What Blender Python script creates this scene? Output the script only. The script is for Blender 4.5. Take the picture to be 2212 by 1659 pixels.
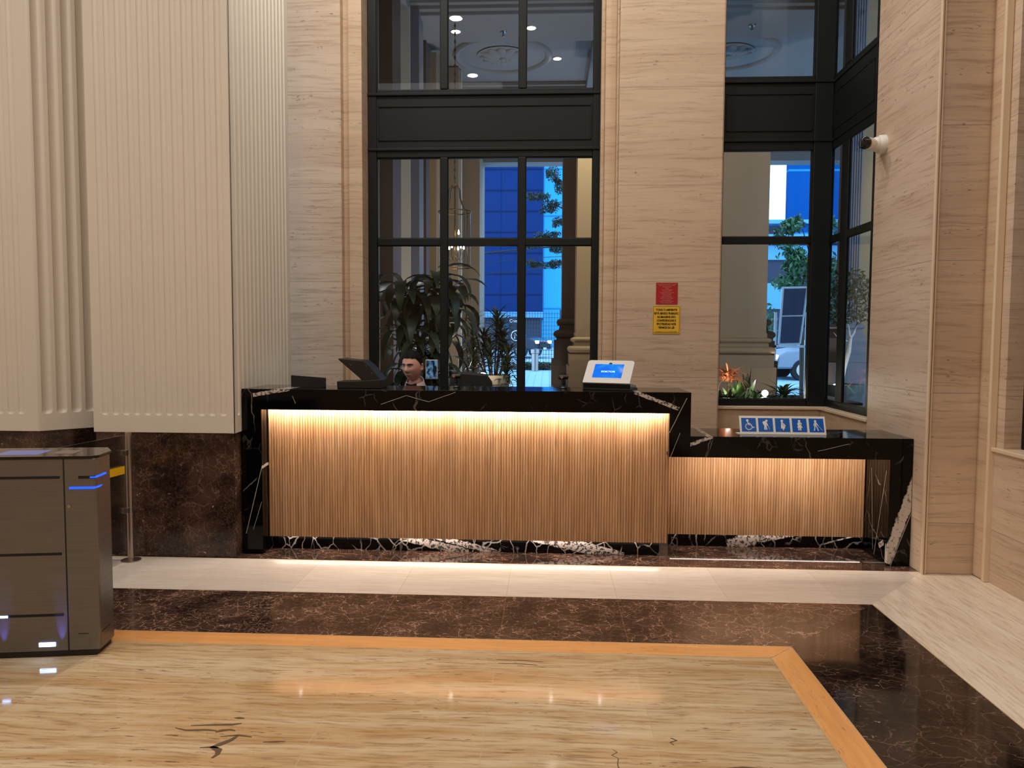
import bpy, bmesh, math, random
from math import sin, cos, pi, radians, hypot, atan2, sqrt
from mathutils import Vector, Matrix, noise as mnoise
S = bpy.context.scene
for o in list(bpy.data.objects): bpy.data.objects.remove(o)
random.seed(4)
C = bpy.data.collections.new('scene'); S.collection.children.link(C)

# ------------------------------------------------------------------ camera
YAW, PITCH, ROLL = .0491, .0593, .0051
F_ = Vector((-sin(YAW)*cos(PITCH), cos(YAW)*cos(PITCH), -sin(PITCH)))
R_ = Vector((cos(YAW), sin(YAW), 0)); U_ = R_.cross(F_)
R2 = R_*cos(ROLL)+U_*sin(ROLL); U2 = -R_*sin(ROLL)+U_*cos(ROLL)
cd = bpy.data.cameras.new('camera'); cam = bpy.data.objects.new('camera', cd); C.objects.link(cam)
cam.matrix_world = Matrix(((R2.x, U2.x, -F_.x, 0), (R2.y, U2.y, -F_.y, 0), (R2.z, U2.z, -F_.z, 1.47), (0, 0, 0, 1)))
cd.sensor_width = 36; cd.lens = 1640*36/2212; cd.clip_start = .05; cd.clip_end = 400
S.camera = cam
# ------------------------------------------------------------------ world, exposure
S.view_settings.view_transform = 'Standard'; S.view_settings.look = 'None'
S.view_settings.exposure = 0; S.view_settings.gamma = 1; S.view_settings.use_curve_mapping = False
S.cycles.use_denoising = True; S.cycles.use_adaptive_sampling = True; S.cycles.adaptive_threshold = .02
S.cycles.max_bounces = 6; S.cycles.diffuse_bounces = 4; S.cycles.glossy_bounces = 4; S.cycles.transparent_max_bounces = 10
S.cycles.sample_clamp_indirect = 6; S.cycles.caustics_reflective = False; S.cycles.caustics_refractive = False
W = bpy.data.worlds.new('dusk_sky'); S.world = W; W.use_nodes = True
W.node_tree.nodes['Background'].inputs[0].default_value = (.36, .62, 1.0, 1)
W.node_tree.nodes['Background'].inputs[1].default_value = 4.4

def light(name, kind, loc, power, col, size=.3, sy=None, rot=(0, 0, 0), spot=None, blend=.6, spread=None):
    l = bpy.data.lights.new(name, kind); l.energy = power; l.color = col
    if kind == 'AREA':
        l.size = size
        if sy: l.shape = 'RECTANGLE'; l.size_y = sy
        else: l.shape = 'DISK'
        if spread: l.spread = spread
    else: l.shadow_soft_size = size
    if kind == 'SPOT': l.spot_size = spot; l.spot_blend = blend
    o = bpy.data.objects.new(name, l); o.location = loc; o.rotation_euler = rot; C.objects.link(o); return o
WARM = (1, .985, .91); NEUT = (1, 1, .98)
# lobby ceiling lamps (recessed in the 6.2 m ceiling)
for x, p in ((-4.2, 36), (-1.4, 20), (1.6, 22)):
    for y in (-2.6, .2, 2.6):
        light('lobby_lamp', 'AREA', (x, y, 6.12), p, WARM, .18)
light('lobby_lamp', 'AREA', (-2.4, -1.2, 6.1), 50, NEUT, 3.0, 2.2)
for x, p in ((-1.5, 68), (.1, 30), (1.6, 24)):
    light('desk_lamp', 'AREA', (x, 4.9, 6.12), p, WARM, .18)
# porch lamps
for x, y in ((-1.4, 11.25), (-.3, 11.19), (.09, 13.06), (4.25, 10.67), (2.0, 9.0)):
    light('porch_lamp', 'SPOT', (x, y, 5.93), 60, (1, .84, .66), .05, spot=radians(95))

light('porch_washer', 'SPOT', (.43, 9.0, 5.7), 720, (.88, 1, .9), .04, rot=(radians(22), 0, 0), spot=radians(26))
# upward fill lights added to brighten the porch ceiling
for x, y in ((-1.0, 9.6), (-.6, 12.6), (3.3, 9.9), (2.2, 13.9)):
    light('porch_fill', 'AREA', (x, y, .06), 23, (1, .94, .92), .25, rot=(pi, 0, 0), spread=radians(120))

# ------------------------------------------------------------------ material helpers
def hexs(r, g, b):
    f = lambda c: (c/255/12.92) if c/255 < .04045 else ((c/255+.055)/1.055)**2.4
    return (f(r), f(g), f(b), 1)
class NT:
    def __init__(s, name):
        s.m = bpy.data.materials.new(name); s.m.use_nodes = True; s.t = s.m.node_tree
        s.b = s.t.nodes['Principled BSDF']; s.out = s.t.nodes['Material Output']
        s.co = s.n('ShaderNodeTexCoord').outputs['Object']
    def n(s, ty, **k):
        x = s.t.nodes.new(ty)
        for a, v in k.items(): setattr(x, a, v)
        return x
    def l(s, a, b): s.t.links.new(a, b)
    def inp(s, sock, v):
        if hasattr(v, 'is_output') or isinstance(v, bpy.types.NodeSocket): s.l(v, sock)
        else: sock.default_value = v
    def map(s, sc=(1, 1, 1), rot=(0, 0, 0), loc=(0, 0, 0), src=None):
        x = s.n('ShaderNodeMapping'); s.l(src or s.co, x.inputs[0])
        x.inputs['Scale'].default_value = sc; x.inputs['Rotation'].default_value = rot; x.inputs['Location'].default_value = loc
        return x.outputs[0]
    def noise(s, vec, scale=5, detail=4, rough=.5, dist=0, out=0):
        x = s.n('ShaderNodeTexNoise'); s.l(vec, x.inputs['Vector'])
        x.inputs['Scale'].default_value = scale; x.inputs['Detail'].default_value = detail
        x.inputs['Roughness'].default_value = rough; x.inputs['Distortion'].default_value = dist
        return x.outputs[out]
    def vor(s, vec, scale, feature='F1', out=0, rand=1):
        x = s.n('ShaderNodeTexVoronoi'); x.feature = feature; s.l(vec, x.inputs['Vector'])
        x.inputs['Scale'].default_value = scale; x.inputs['Randomness'].default_value = rand
        return x.outputs[out]
    def m_(s, op, a, b=0, c=None, clamp=False):
        x = s.n('ShaderNodeMath', operation=op, use_clamp=clamp); s.inp(x.inputs[0], a); s.inp(x.inputs[1], b)
        if c is not None: s.inp(x.inputs[2], c)
        return x.outputs[0]
    def ramp(s, v, lo, hi, a=0., b=1.):
        x = s.n('ShaderNodeMapRange', interpolation_type='SMOOTHSTEP'); s.inp(x.inputs[0], v)
        x.inputs[1].default_value = lo; x.inputs[2].default_value = hi; x.inputs[3].default_value = a; x.inputs[4].default_value = b
        return x.outputs[0]
    def mix(s, f, a, b, mode='MIX'):
        x = s.n('ShaderNodeMix', data_type='RGBA', blend_type=mode); s.inp(x.inputs[0], f)
        s.inp(x.inputs[6], a); s.inp(x.inputs[7], b); return x.outputs[2]
    def xyz(s, src=None):
        x = s.n('ShaderNodeSeparateXYZ'); s.l(src or s.co, x.inputs[0]); return x.outputs
    def warp(s, vec, scale, amt, detail=3):
        n = s.noise(vec, scale, detail, out=1)
        a = s.n('ShaderNodeVectorMath', operation='SUBTRACT'); s.l(n, a.inputs[0]); a.inputs[1].default_value = (.5, .5, .5)
        b = s.n('ShaderNodeVectorMath', operation='SCALE'); s.l(a.outputs[0], b.inputs[0]); b.inputs['Scale'].default_value = amt
        c = s.n('ShaderNodeVectorMath', operation='ADD'); s.l(vec, c.inputs[0]); s.l(b.outputs[0], c.inputs[1]); return c.outputs[0]
    def done(s, col, rough=.5, metal=0, spec=None, bump=None, bstr=.2, bdist=.005, emit=None, es=0, coat=0):
        s.inp(s.b.inputs['Base Color'], col); s.inp(s.b.inputs['Roughness'], rough); s.b.inputs['Metallic'].default_value = metal
        if spec is not None: s.b.inputs['Specular IOR Level'].default_value = spec
        if coat: s.b.inputs['Coat Weight'].default_value = coat; s.b.inputs['Coat Roughness'].default_value = .04
        if emit: s.b.inputs['Emission Color'].default_value = emit; s.b.inputs['Emission Strength'].default_value = es
        if bump is not None:
            b = s.n('ShaderNodeBump'); b.inputs['Strength'].default_value = bstr; b.inputs['Distance'].default_value = bdist
            s.l(bump, b.inputs['Height']); s.l(b.outputs[0], s.b.inputs['Normal'])
        return s.m
def plain(name, col, rough=.5, metal=0, var=.06, vs=30, spec=None, emit=None, es=0):
    t = NT(name); n = t.noise(t.co, vs, 3)
    c = (col+(1,))[:4] if len(col) == 3 else col
    d = tuple(v*(1-var*2) for v in c[:3])+(1,)
    return t.done(t.mix(n, c, d), rough, metal, spec, emit=emit, es=es)
def emis(name, col, st):
    return plain(name, (.8, .8, .8), .4, emit=tuple(col)+(1,), es=st)

def travertine(name, c1, c2, dark, axis='z', rough=.35, joints=None, streak=1.0, pit=.5, stains=True, cellvar=.30, xjoint=None, spec=.4, amb=None):
    """bedded stone; axis = the direction across the beds"""
    t = NT(name)
    A = {'z': (.7, .7, 13), 'y': (1.3, 17, 17), 'x': (17, 1.3, 17)}[axis]
    v = t.warp(t.co, 1.6, .07)
    v1 = t.map(A, src=v)
    big = t.noise(v1, 1.0, 5, .6)
    fine = t.noise(t.map(tuple(a*4 for a in A), src=v), 1.0, 4, .65)
    slow = t.noise(t.map(tuple(a*.3 for a in A), loc=(5, 2, 9), src=v), 1.0, 3, .5)
    col = t.mix(t.ramp(t.m_('ADD', t.m_('MULTIPLY', big, .5), t.m_('MULTIPLY', slow, .5)), .36, .64), c1, c2)
    col = t.mix(t.m_('MULTIPLY', t.ramp(fine, .47, .70), .75*streak), col, dark)
    B = {'z': (16, 16, 64), 'y': (12, 90, 20), 'x': (90, 12, 20)}[axis]
    pn = t.noise(t.map(B, src=v), 1.0, 3, .6)
    gate = t.noise(t.map(tuple(a*.8 for a in A), loc=(3, 1, 7)), 1.0, 3)
    pits = t.m_('MULTIPLY', t.ramp(pn, .63, .68), t.ramp(gate, .46, .58))
    col = t.mix(t.m_('MULTIPLY', pits, pit), col, tuple(x*.35 for x in dark[:3])+(1,))
    X, Y, Z = t.xyz()
    if joints:
        z0, dz = joints
        f = t.m_('FRACT', t.m_('DIVIDE', t.m_('SUBTRACT', Z, z0-20*dz), dz))
        cell = t.m_('FLOOR', t.m_('DIVIDE', t.m_('SUBTRACT', Z, z0-20*dz), dz))
        wn = t.n('ShaderNodeTexWhiteNoise', noise_dimensions='1D'); t.l(cell, wn.inputs['W'])
        col = t.mix(t.m_('MULTIPLY', wn.outputs[0], .22), col, tuple(x*.62 for x in c2[:3])+(1,))
        col = t.mix(t.m_('LESS_THAN', f, .004/dz, ), col, tuple(x*.5 for x in c1[:3])+(1,))
    if xjoint:
        x0, dx, ax = xjoint
        s = X if ax == 'x' else Y
        q = t.m_('DIVIDE', t.m_('SUBTRACT', s, x0-40*dx), dx)
        f = t.m_('FRACT', q); cell = t.m_('FLOOR', q)
        wn = t.n('ShaderNodeTexWhiteNoise', noise_dimensions='1D'); t.l(cell, wn.inputs['W'])
        col = t.mix(t.m_('MULTIPLY', wn.outputs[0], cellvar), col, tuple(x*.6 for x in c2[:3])+(1,))
        col = t.mix(t.m_('MULTIPLY', t.m_('LESS_THAN', f, .0032/dx), .75), col, (.55, .42, .28, 1))
    return t.done(col, rough, spec=spec, bump=t.m_('MULTIPLY', pits, -1), bstr=.25, bdist=.002)
def emperador(name, rough=.1, scale=1.9, xjoint=None, gloss=.5, dens=1.0, rotz=0, stretch=(1, 1, 1), tone=1.):
    t = NT(name)
    co = t.map(stretch, rot=(0, 0, rotz))
    w = t.warp(co, 3*scale, .30, 4); w2 = t.warp(co, 7*scale, .12, 4)
    e1 = t.vor(w, 5.5*scale, 'DISTANCE_TO_EDGE'); e2 = t.vor(w2, 15*scale, 'DISTANCE_TO_EDGE')
    n = t.noise(co, 2.2*scale, 5, .6); n2 = t.noise(co, 26*scale, 4, .7)
    base = t.mix(t.ramp(n, .35, .68), hexs(34, 24, 20), hexs(78, 56, 47))
    base = t.mix(t.m_('MULTIPLY', t.ramp(n2, .48, .75), .55*dens), base, hexs(126, 94, 78))
    v = t.m_('MULTIPLY', t.ramp(e1, .028, 0), t.ramp(n, .34, .58))
    v2 = t.m_('MULTIPLY', t.ramp(e2, .045, 0), t.ramp(t.noise(co, 3.3*scale, 3), .44, .62))
    col = t.mix(t.m_('MULTIPLY', v, .7*dens), base, hexs(176, 140, 118))
    col = t.mix(t.m_('MULTIPLY', v2, .6*dens), col, hexs(158, 122, 102))
    fl = t.noise(t.map((9*scale, 22*scale, 16*scale), src=w2), 1.0, 2)
    col = t.mix(t.ramp(fl, .735, .77), col, hexs(206, 192, 180))
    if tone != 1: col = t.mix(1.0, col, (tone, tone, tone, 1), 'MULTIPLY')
    if xjoint:
        X, Y, Z = t.xyz(); x0, dx, ax = xjoint
        f = t.m_('FRACT', t.m_('DIVIDE', t.m_('SUBTRACT', X if ax == 'x' else Y, x0-40*dx), dx))
        col = t.mix(t.m_('MULTIPLY', t.m_('LESS_THAN', f, .003/dx), .5), col, hexs(150, 120, 95))
    return t.done(col, rough, spec=gloss)
def marquina(name, bands=(), lines=(), busy=0., plane='xz', rough=.07, speck=.8):
    """near-black marble with white veins; bands/lines = segments (x1,z1,x2,z2,half_width) where the slab shows them"""
    t = NT(name); X, Y, Z = t.xyz()
    U, V = (X, Z) if plane == 'xz' else (Y, Z)
    w = t.warp(t.co, 4, .16, 4)
    n1 = t.vor(t.map((1, 1, .55), rot=(.3, .5, .2), src=w), 2.6, 'DISTANCE_TO_EDGE'); gate = t.noise(t.co, 2.6, 3)
    vein = t.m_('MULTIPLY', t.ramp(n1, .010, .002), t.ramp(gate, .50-.12*busy, .60))
    n2 = t.vor(t.map((1, 1, .7), rot=(.2, .9, .4), src=t.warp(t.co, 9, .08, 4)), 11, 'DISTANCE_TO_EDGE')
    v2 = t.m_('MULTIPLY', t.ramp(n2, .045, .01), t.ramp(t.noise(t.co, 6, 2), .56-.22*busy, .68-.16*busy))
    mask = t.m_('MAXIMUM', t.m_('MULTIPLY', vein, .30+.25*busy), t.m_('MULTIPLY', v2, .10+.6*busy))
    rag = t.m_('SUBTRACT', t.noise(t.co, 22, 4, .6), .5)
    crack = t.noise(t.warp(t.co, 30, .03, 2), 46, 3, .6)
    for (x1, z1, x2, z2, hw) in list(bands)+list(lines):
        L = hypot(x2-x1, z2-z1); dx, dz = (x2-x1)/L, (z2-z1)/L
        a = t.m_('SUBTRACT', U, x1); b = t.m_('SUBTRACT', V, z1)
        d = t.m_('ABSOLUTE', t.m_('ADD', t.m_('SUBTRACT', t.m_('MULTIPLY', a, dz), t.m_('MULTIPLY', b, dx)), t.m_('MULTIPLY', rag, hw*1.2 if hw > .004 else .006)))
        al = t.m_('ADD', t.m_('MULTIPLY', a, dx), t.m_('MULTIPLY', b, dz))
        k = t.m_('MULTIPLY', t.ramp(d, hw, hw*.75), t.m_('MULTIPLY', t.m_('GREATER_THAN', al, 0), t.m_('LESS_THAN', al, L)))
        if hw > .03 and speck > .5: k = t.m_('MULTIPLY', k, t.ramp(crack, .36, .44, .35, 1))
        elif hw > .004: k = t.m_('MULTIPLY', k, t.ramp(crack, .52-.2*speck, .50, .12, 1) if speck < .5 else t.ramp(crack, .44, .50, .15, 1))
        else: k = t.m_('MULTIPLY', k, .6)
        mask = t.m_('MAXIMUM', mask, k)
    col = t.mix(mask, hexs(4, 4, 5), hexs(196, 186, 178))
    return t.done(col, rough, spec=.22)

def glassmat(name, tint=(1, 1, 1), ior=1.45, k=1.0):
    t = NT(name); t.t.nodes.remove(t.b)
    tr = t.n('ShaderNodeBsdfTransparent'); tr.inputs[0].default_value = tint+(1,)
    gl = t.n('ShaderNodeBsdfGlossy'); gl.inputs['Roughness'].default_value = .01
    fr = t.n('ShaderNodeFresnel'); fr.inputs[0].default_value = ior
    mx = t.n('ShaderNodeMixShader'); t.l(t.m_('MULTIPLY', fr.outputs[0], k, clamp=True), mx.inputs[0])
    t.l(tr.outputs[0], mx.inputs[1]); t.l(gl.outputs[0], mx.inputs[2]); t.l(mx.outputs[0], t.out.inputs[0])
    return t.m

M = {}
M['wall_stone'] = travertine('wall_travertine', hexs(212, 186, 162), hexs(200, 172, 147), hexs(158, 128, 102), 'z', .42, joints=(.325, .82), pit=.6, streak=.7)
M['wall_plain'] = travertine('wall_travertine_strip', hexs(210, 182, 154), hexs(198, 168, 140), hexs(160, 128, 100), 'z', .42, pit=.35, streak=.6)
M['floor_gold'] = travertine('floor_golden_travertine', hexs(222, 200, 166), hexs(196, 156, 108), hexs(134, 92, 58), 'y', .08, pit=.9, streak=.75, xjoint=(-.864, .63, 'x'), spec=.5)
M['floor_cream'] = travertine('floor_cream_travertine', hexs(232, 219, 207), hexs(222, 205, 190), hexs(198, 174, 156), 'y', .14, pit=.2, streak=.6, xjoint=(-.237, .63, 'x'))
M['floor_cream_side'] = travertine('floor_cream_travertine_side', hexs(238, 224, 206), hexs(226, 206, 184), hexs(190, 162, 134), 'x', .14, pit=.2, streak=.7)
M['floor_orange'] = travertine('floor_orange_marble', hexs(244, 180, 114), hexs(228, 158, 92), hexs(214, 160, 110), 'y', .12, pit=.6, streak=.8, xjoint=(-.237, .9, 'x'), cellvar=.0)
M['floor_orange_side'] = travertine('floor_orange_marble_side', hexs(244, 180, 114), hexs(228, 158, 92), hexs(214, 160, 110), 'x', .12, pit=.6, streak=.8)
M['emp_floor'] = emperador('floor_brown_marble', .09, 2.0, xjoint=(-.237, .63, 'x'), dens=1.5, tone=1.0, stretch=(.9, 1.0, 1))
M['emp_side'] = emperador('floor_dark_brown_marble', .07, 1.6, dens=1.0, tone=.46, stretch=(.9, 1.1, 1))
M['emp_wall'] = emperador('column_brown_marble', .12, 2.0, dens=.5)
M['emp_desk'] = emperador('desk_floor_brown_marble', .05, 1.8, dens=1.0, stretch=(.8, 1.2, 1))
M['white_panel'] = plain('white_fluted_stone', hexs(231, 221, 207), .38, var=.03, vs=2)
M['cream_trim'] = plain('cream_stone_trim', hexs(226, 200, 170), .4, vs=8)
M['plaster'] = plain('lobby_plaster', hexs(214, 200, 184), .8)
M['frame'] = plain('dark_bronze_frame', hexs(20, 23, 22), .5, .0, vs=60, spec=.25)
M['glass'] = glassmat('window_glass', (.93, .95, .95), 1.45, .35)
M['acrylic'] = glassmat('clear_acrylic', (.93, .94, .96), 1.45, .8)
M['metal'] = plain('brushed_steel', hexs(172, 160, 150), .28, .95, var=.04, vs=120)
M['steel_body'] = None
M['black_plastic'] = plain('black_plastic', hexs(16, 15, 15), .45)
M['black_gloss'] = plain('black_gloss', hexs(14, 12, 12), .08)
M['white_plastic'] = plain('white_plastic', hexs(226, 222, 216), .45, var=.03)
M['grey_plastic'] = plain('grey_plastic', hexs(196, 188, 182), .4, .0, var=.03)
M['dark_slot'] = plain('dark_gap', hexs(8, 8, 8), .7)
M['sign_white'] = plain('sign_white', hexs(232, 228, 222), .35, var=.02)
M['sign_blue'] = plain('sign_blue', hexs(8, 92, 186), .3, var=.03)
M['sign_red'] = plain('sign_red', hexs(176, 26, 34), .4, var=.05)
M['sign_yellow'] = plain('sign_yellow', hexs(238, 186, 52), .4, var=.04)
M['ink_black'] = plain('ink_black', hexs(24, 16, 14), .5)
M['ink_pink'] = plain('ink_pale', hexs(236, 170, 160), .5)
M['yellow_tape'] = plain('yellow_tape', hexs(236, 186, 26), .4)
M['skin'] = plain('skin', hexs(216, 162, 146), .5, var=.08, vs=9)
M['lips'] = plain('lips', hexs(122, 62, 60), .5)
M['hair'] = plain('dark_hair', hexs(13, 11, 11), .75, var=.3, vs=160, spec=.2)
M['brow'] = plain('eyebrow_hair', hexs(24, 18, 16), .7)
M['eye_white'] = plain('eye_white', hexs(206, 196, 190), .3)
M['eye_dark'] = plain('iris', hexs(26, 16, 12), .2)
M['suit'] = plain('dark_suit_cloth', hexs(66, 60, 56), .8, vs=200)
M['shirt'] = plain('white_shirt_cloth', hexs(226, 218, 226), .7)
M['tie'] = plain('black_tie_satin', hexs(12, 11, 14), .4)
M['trouser'] = plain('black_trouser_cloth', hexs(26, 25, 28), .8)
M['leather'] = plain('black_chair_fabric', hexs(24, 22, 24), .6)
M['porch_wall'] = plain('porch_painted_wall', hexs(176, 152, 124), .75, var=.05, vs=5)
M['porch_lit'] = plain('porch_lit_edge_tone', hexs(206, 192, 170), .7, var=.04)  # pale tone paints light onto the pier edges
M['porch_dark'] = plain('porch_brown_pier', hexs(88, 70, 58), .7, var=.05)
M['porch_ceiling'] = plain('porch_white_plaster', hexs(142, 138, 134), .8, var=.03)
M['porch_grey'] = plain('porch_fluted_grey', hexs(118, 112, 116), .7)
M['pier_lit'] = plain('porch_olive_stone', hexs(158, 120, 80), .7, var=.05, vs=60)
M['leaf_dark'] = plain('dark_green_leaf', hexs(60, 74, 48), .45, var=.3, vs=9)
M['leaf_mid'] = plain('mid_green_leaf', hexs(70, 104, 52), .45, var=.3, vs=9)
M['leaf_blue'] = plain('tree_leaf', hexs(34, 62, 50), .6, var=.3, vs=3)
M['leaf_ivy'] = plain('broad_green_leaf', hexs(74, 128, 78), .5, var=.3, vs=5)
M['leaf_orange'] = plain('orange_bromeliad_leaf', hexs(240, 156, 104), .5, var=.2, vs=20)
M['leaf_red'] = plain('dark_red_leaf', hexs(58, 30, 32), .5, var=.2, vs=20)
M['bark'] = plain('brown_bark', hexs(74, 58, 44), .8, vs=20)
M['bark_pale'] = plain('pale_bark', hexs(206, 196, 180), .7, vs=20)
M['pot'] = plain('sand_pot', hexs(186, 166, 138), .7)
M['pot_grey'] = plain('grey_pot', hexs(92, 90, 84), .7)
M['soil'] = plain('soil', hexs(40, 32, 26), .9)
M['paving'] = None
M['brass'] = plain('aged_brass', hexs(120, 96, 70), .4, .8)
M['bulb'] = emis('lit_bulb', (1, .82, .6), 40)
M['lamp_disc'] = emis('lit_downlight', (1, .86, .70), 30)
M['led_warm'] = emis('warm_led', (1, .87, .71), 235)
M['led_white'] = emis('white_led', (1, .88, .80), 32)
M['led_blue'] = plain('blue_indicator', (.01, .02, .1), .4, emit=(.004, .06, 1, 1), es=2.4)
M['led_blue_white'] = emis('blue_white_indicator', (.35, .55, 1), 12)
M['flood_lens'] = emis('flood_lens', (1, .93, .8), 60)
M['car_paint'] = plain('dark_car_paint', hexs(34, 40, 56), .25, .4)
M['car_paint_light'] = plain('silver_car_paint', hexs(120, 126, 136), .3, .4)
M['car_glass'] = plain('car_window_glass', hexs(18, 24, 34), .1)
M['rubber'] = plain('tyre_rubber', hexs(14, 14, 15), .8)
M['headlight'] = emis('headlight', (.9, .95, 1), 7)
M['fence'] = plain('fence_paint', hexs(50, 60, 70), .6)
M['signframe'] = plain('sign_frame_paint', hexs(236, 240, 244), .5)
M['signface'] = plain('dark_sign_face', hexs(30, 44, 84), .5)
M['cable'] = plain('cable_sheath', hexs(14, 16, 18), .7)

def brushed():
    t = NT('brushed_steel_panel')
    n = t.noise(t.map((3, 3, 160)), 1.0, 3)
    col = t.mix(n, hexs(134, 134, 136), hexs(112, 112, 114))
    return t.done(col, t.ramp(n, .2, .8, .30, .42), .85)
M['steel_body'] = brushed()
def wood():
    t = NT('oak_slats'); X, Y, Z = t.xyz()
    cell = t.m_('FLOOR', t.m_('DIVIDE', X, .0185))
    wn = t.n('ShaderNodeTexWhiteNoise', noise_dimensions='1D'); t.l(cell, wn.inputs['W'])
    g = t.noise(t.map((34, 34, 1.8), src=t.warp(t.co, 1.4, .03)), 1.0, 4, .6)
    col = t.mix(t.ramp(g, .3, .7), hexs(194, 152, 114), hexs(166, 124, 88))
    col = t.mix(t.m_('MULTIPLY', wn.outputs[0], .22), col, hexs(138, 98, 68))
    return t.done(col, .45, spec=.3)
M['wood'] = wood()
def paving():
    t = NT('pale_pavement'); b = t.n('ShaderNodeTexBrick'); t.l(t.map((1, 1, 1)), b.inputs[0])
    b.inputs['Scale'].default_value = 1.1; b.inputs['Mortar Size'].default_value = .012
    b.inputs['Color1'].default_value = (.30, .47, .58, 1); b.inputs['Color2'].default_value = (.26, .42, .52, 1); b.inputs['Mortar'].default_value = (.16, .17, .18, 1)
    return t.done(b.outputs[0], .6)
M['paving'] = paving()
def cladding(name, c, line, dz, dx, ofs=0.):
    t = NT(name); X, Y, Z = t.xyz()
    f = t.m_('FRACT', t.m_('DIVIDE', Z, dz)); g = t.m_('FRACT', t.m_('DIVIDE', t.m_('ADD', X, 100+ofs), dx))
    k = t.m_('MAXIMUM', t.m_('LESS_THAN', f, .15/dz), t.m_('LESS_THAN', g, .07/dx))
    n = t.noise(t.map((.1, .1, .3)), 1.0, 3)
    return t.done(t.mix(k, t.mix(n, c, tuple(x*.8 for x in c[:3])+(1,)), line), .8, spec=.08)
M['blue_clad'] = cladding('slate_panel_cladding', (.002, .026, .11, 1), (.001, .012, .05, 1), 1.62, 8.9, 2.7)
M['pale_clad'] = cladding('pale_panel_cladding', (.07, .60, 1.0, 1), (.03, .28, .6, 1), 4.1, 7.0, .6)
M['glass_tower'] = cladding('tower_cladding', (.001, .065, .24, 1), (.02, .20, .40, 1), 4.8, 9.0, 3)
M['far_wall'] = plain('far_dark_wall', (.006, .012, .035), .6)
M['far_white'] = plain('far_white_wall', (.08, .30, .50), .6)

# ------------------------------------------------------------------ mesh helpers
def nbm(): return bmesh.new()
def mk(name, bm, mat, parent=None, smooth=False, bevel=0, mats=None):
    me = bpy.data.meshes.new(name); bmesh.ops.recalc_face_normals(bm, faces=bm.faces[:]); bm.to_mesh(me); bm.free()
    for m in (mats or [mat]): me.materials.append(m)
    if smooth:
        for p in me.polygons: p.use_smooth = True
        try: me.set_sharp_from_angle(angle=radians(40))
        except Exception: pass
    o = bpy.data.objects.new(name, me); C.objects.link(o)
    if parent: o.parent = parent
    if bevel:
        b = o.modifiers.new('bevel', 'BEVEL'); b.width = bevel; b.segments = 2; b.limit_method = 'ANGLE'; b.angle_limit = radians(40)
    return o
def tag(o, label=None, cat=None, group=None, kind=None):
    if label: o['label'] = label
    if cat: o['category'] = cat
    if group: o['group'] = group
    if kind: o['kind'] = kind
    return o
def empty(name, loc, label=None, cat=None, group=None, kind=None, rz=0):
    o = bpy.data.objects.new(name, None); o.location = loc; o.rotation_euler = (0, 0, rz); o.empty_display_size = .1
    C.objects.link(o); return tag(o, label, cat, group, kind)
def struct(name, bm, mat, parent=None, mats=None, **k):
    o = mk(name, bm, mat, parent, mats=mats, **k)
    if not parent: o['kind'] = 'structure'
    return o
def box(bm, x0, x1, y0, y1, z0, z1, mi=0):
    vs = [bm.verts.new((x, y, z)) for x in (x0, x1) for y in (y0, y1) for z in (z0, z1)]
    for f in ((0, 1, 3, 2), (4, 6, 7, 5), (0, 4, 5, 1), (2, 3, 7, 6), (0, 2, 6, 4), (1, 5, 7, 3)):
        fc = bm.faces.new([vs[i] for i in f]); fc.material_index = mi
    return vs
def bx(x0, x1, y0, y1, z0, z1):
    bm = nbm(); box(bm, x0, x1, y0, y1, z0, z1); return bm
def prism(bm, pts, z0, z1):
    a = [bm.verts.new((x, y, z0)) for x, y in pts]; b = [bm.verts.new((x, y, z1)) for x, y in pts]
    n = len(pts); bm.faces.new(a); bm.faces.new(b)
    for i in range(n): bm.faces.new((a[i], a[(i+1) % n], b[(i+1) % n], b[i]))
def prism_axis(bm, pts, a0, a1, axis='y'):
    """polygon in (x,z) extruded along y, or in (y,z) along x"""
    f = (lambda p, t: (p[0], t, p[1])) if axis == 'y' else (lambda p, t: (t, p[0], p[1]))
    a = [bm.verts.new(f(p, a0)) for p in pts]; b = [bm.verts.new(f(p, a1)) for p in pts]
    n = len(pts); bm.faces.new(a); bm.faces.new(b)
    for i in range(n): bm.faces.new((a[i], a[(i+1) % n], b[(i+1) % n], b[i]))
def tube(bm, pts, rad, seg=10, cap=True):
    pts = [Vector(p) for p in pts]; rs = rad if isinstance(rad, (list, tuple)) else [rad]*len(pts)
    rings = []
    for i, p in enumerate(pts):
        d = (pts[min(i+1, len(pts)-1)]-pts[max(i-1, 0)]).normalized()
        u = d.cross(Vector((0, 0, 1))) if abs(d.z) < .95 else d.cross(Vector((1, 0, 0)))
        u.normalize(); v = d.cross(u)
        rings.append([bm.verts.new(p+u*cos(2*pi*k/seg)*rs[i]+v*sin(2*pi*k/seg)*rs[i]) for k in range(seg)])
    for a, b in zip(rings, rings[1:]):
        for k in range(seg): bm.faces.new((a[k], a[(k+1) % seg], b[(k+1) % seg], b[k]))
    if cap: bm.faces.new(rings[0]); bm.faces.new(rings[-1])
def lathe(bm, prof, cx=0, cy=0, seg=24, cap=True):
    rings = [[bm.verts.new((cx+r*cos(2*pi*k/seg), cy+r*sin(2*pi*k/seg), z)) for k in range(seg)] for r, z in prof]
    for a, b in zip(rings, rings[1:]):
        for k in range(seg): bm.faces.new((a[k], a[(k+1) % seg], b[(k+1) % seg], b[k]))
    if cap: bm.faces.new(rings[0]); bm.faces.new(rings[-1])
def ell(bm, c, r, seg=20, rings=14, rot=None):
    m = Matrix.Translation(Vector(c)) @ (rot or Matrix()) @ Matrix.Diagonal((r[0], r[1], r[2], 1))
    bmesh.ops.create_uvsphere(bm, u_segments=seg, v_segments=rings, radius=1, matrix=m)
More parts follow.
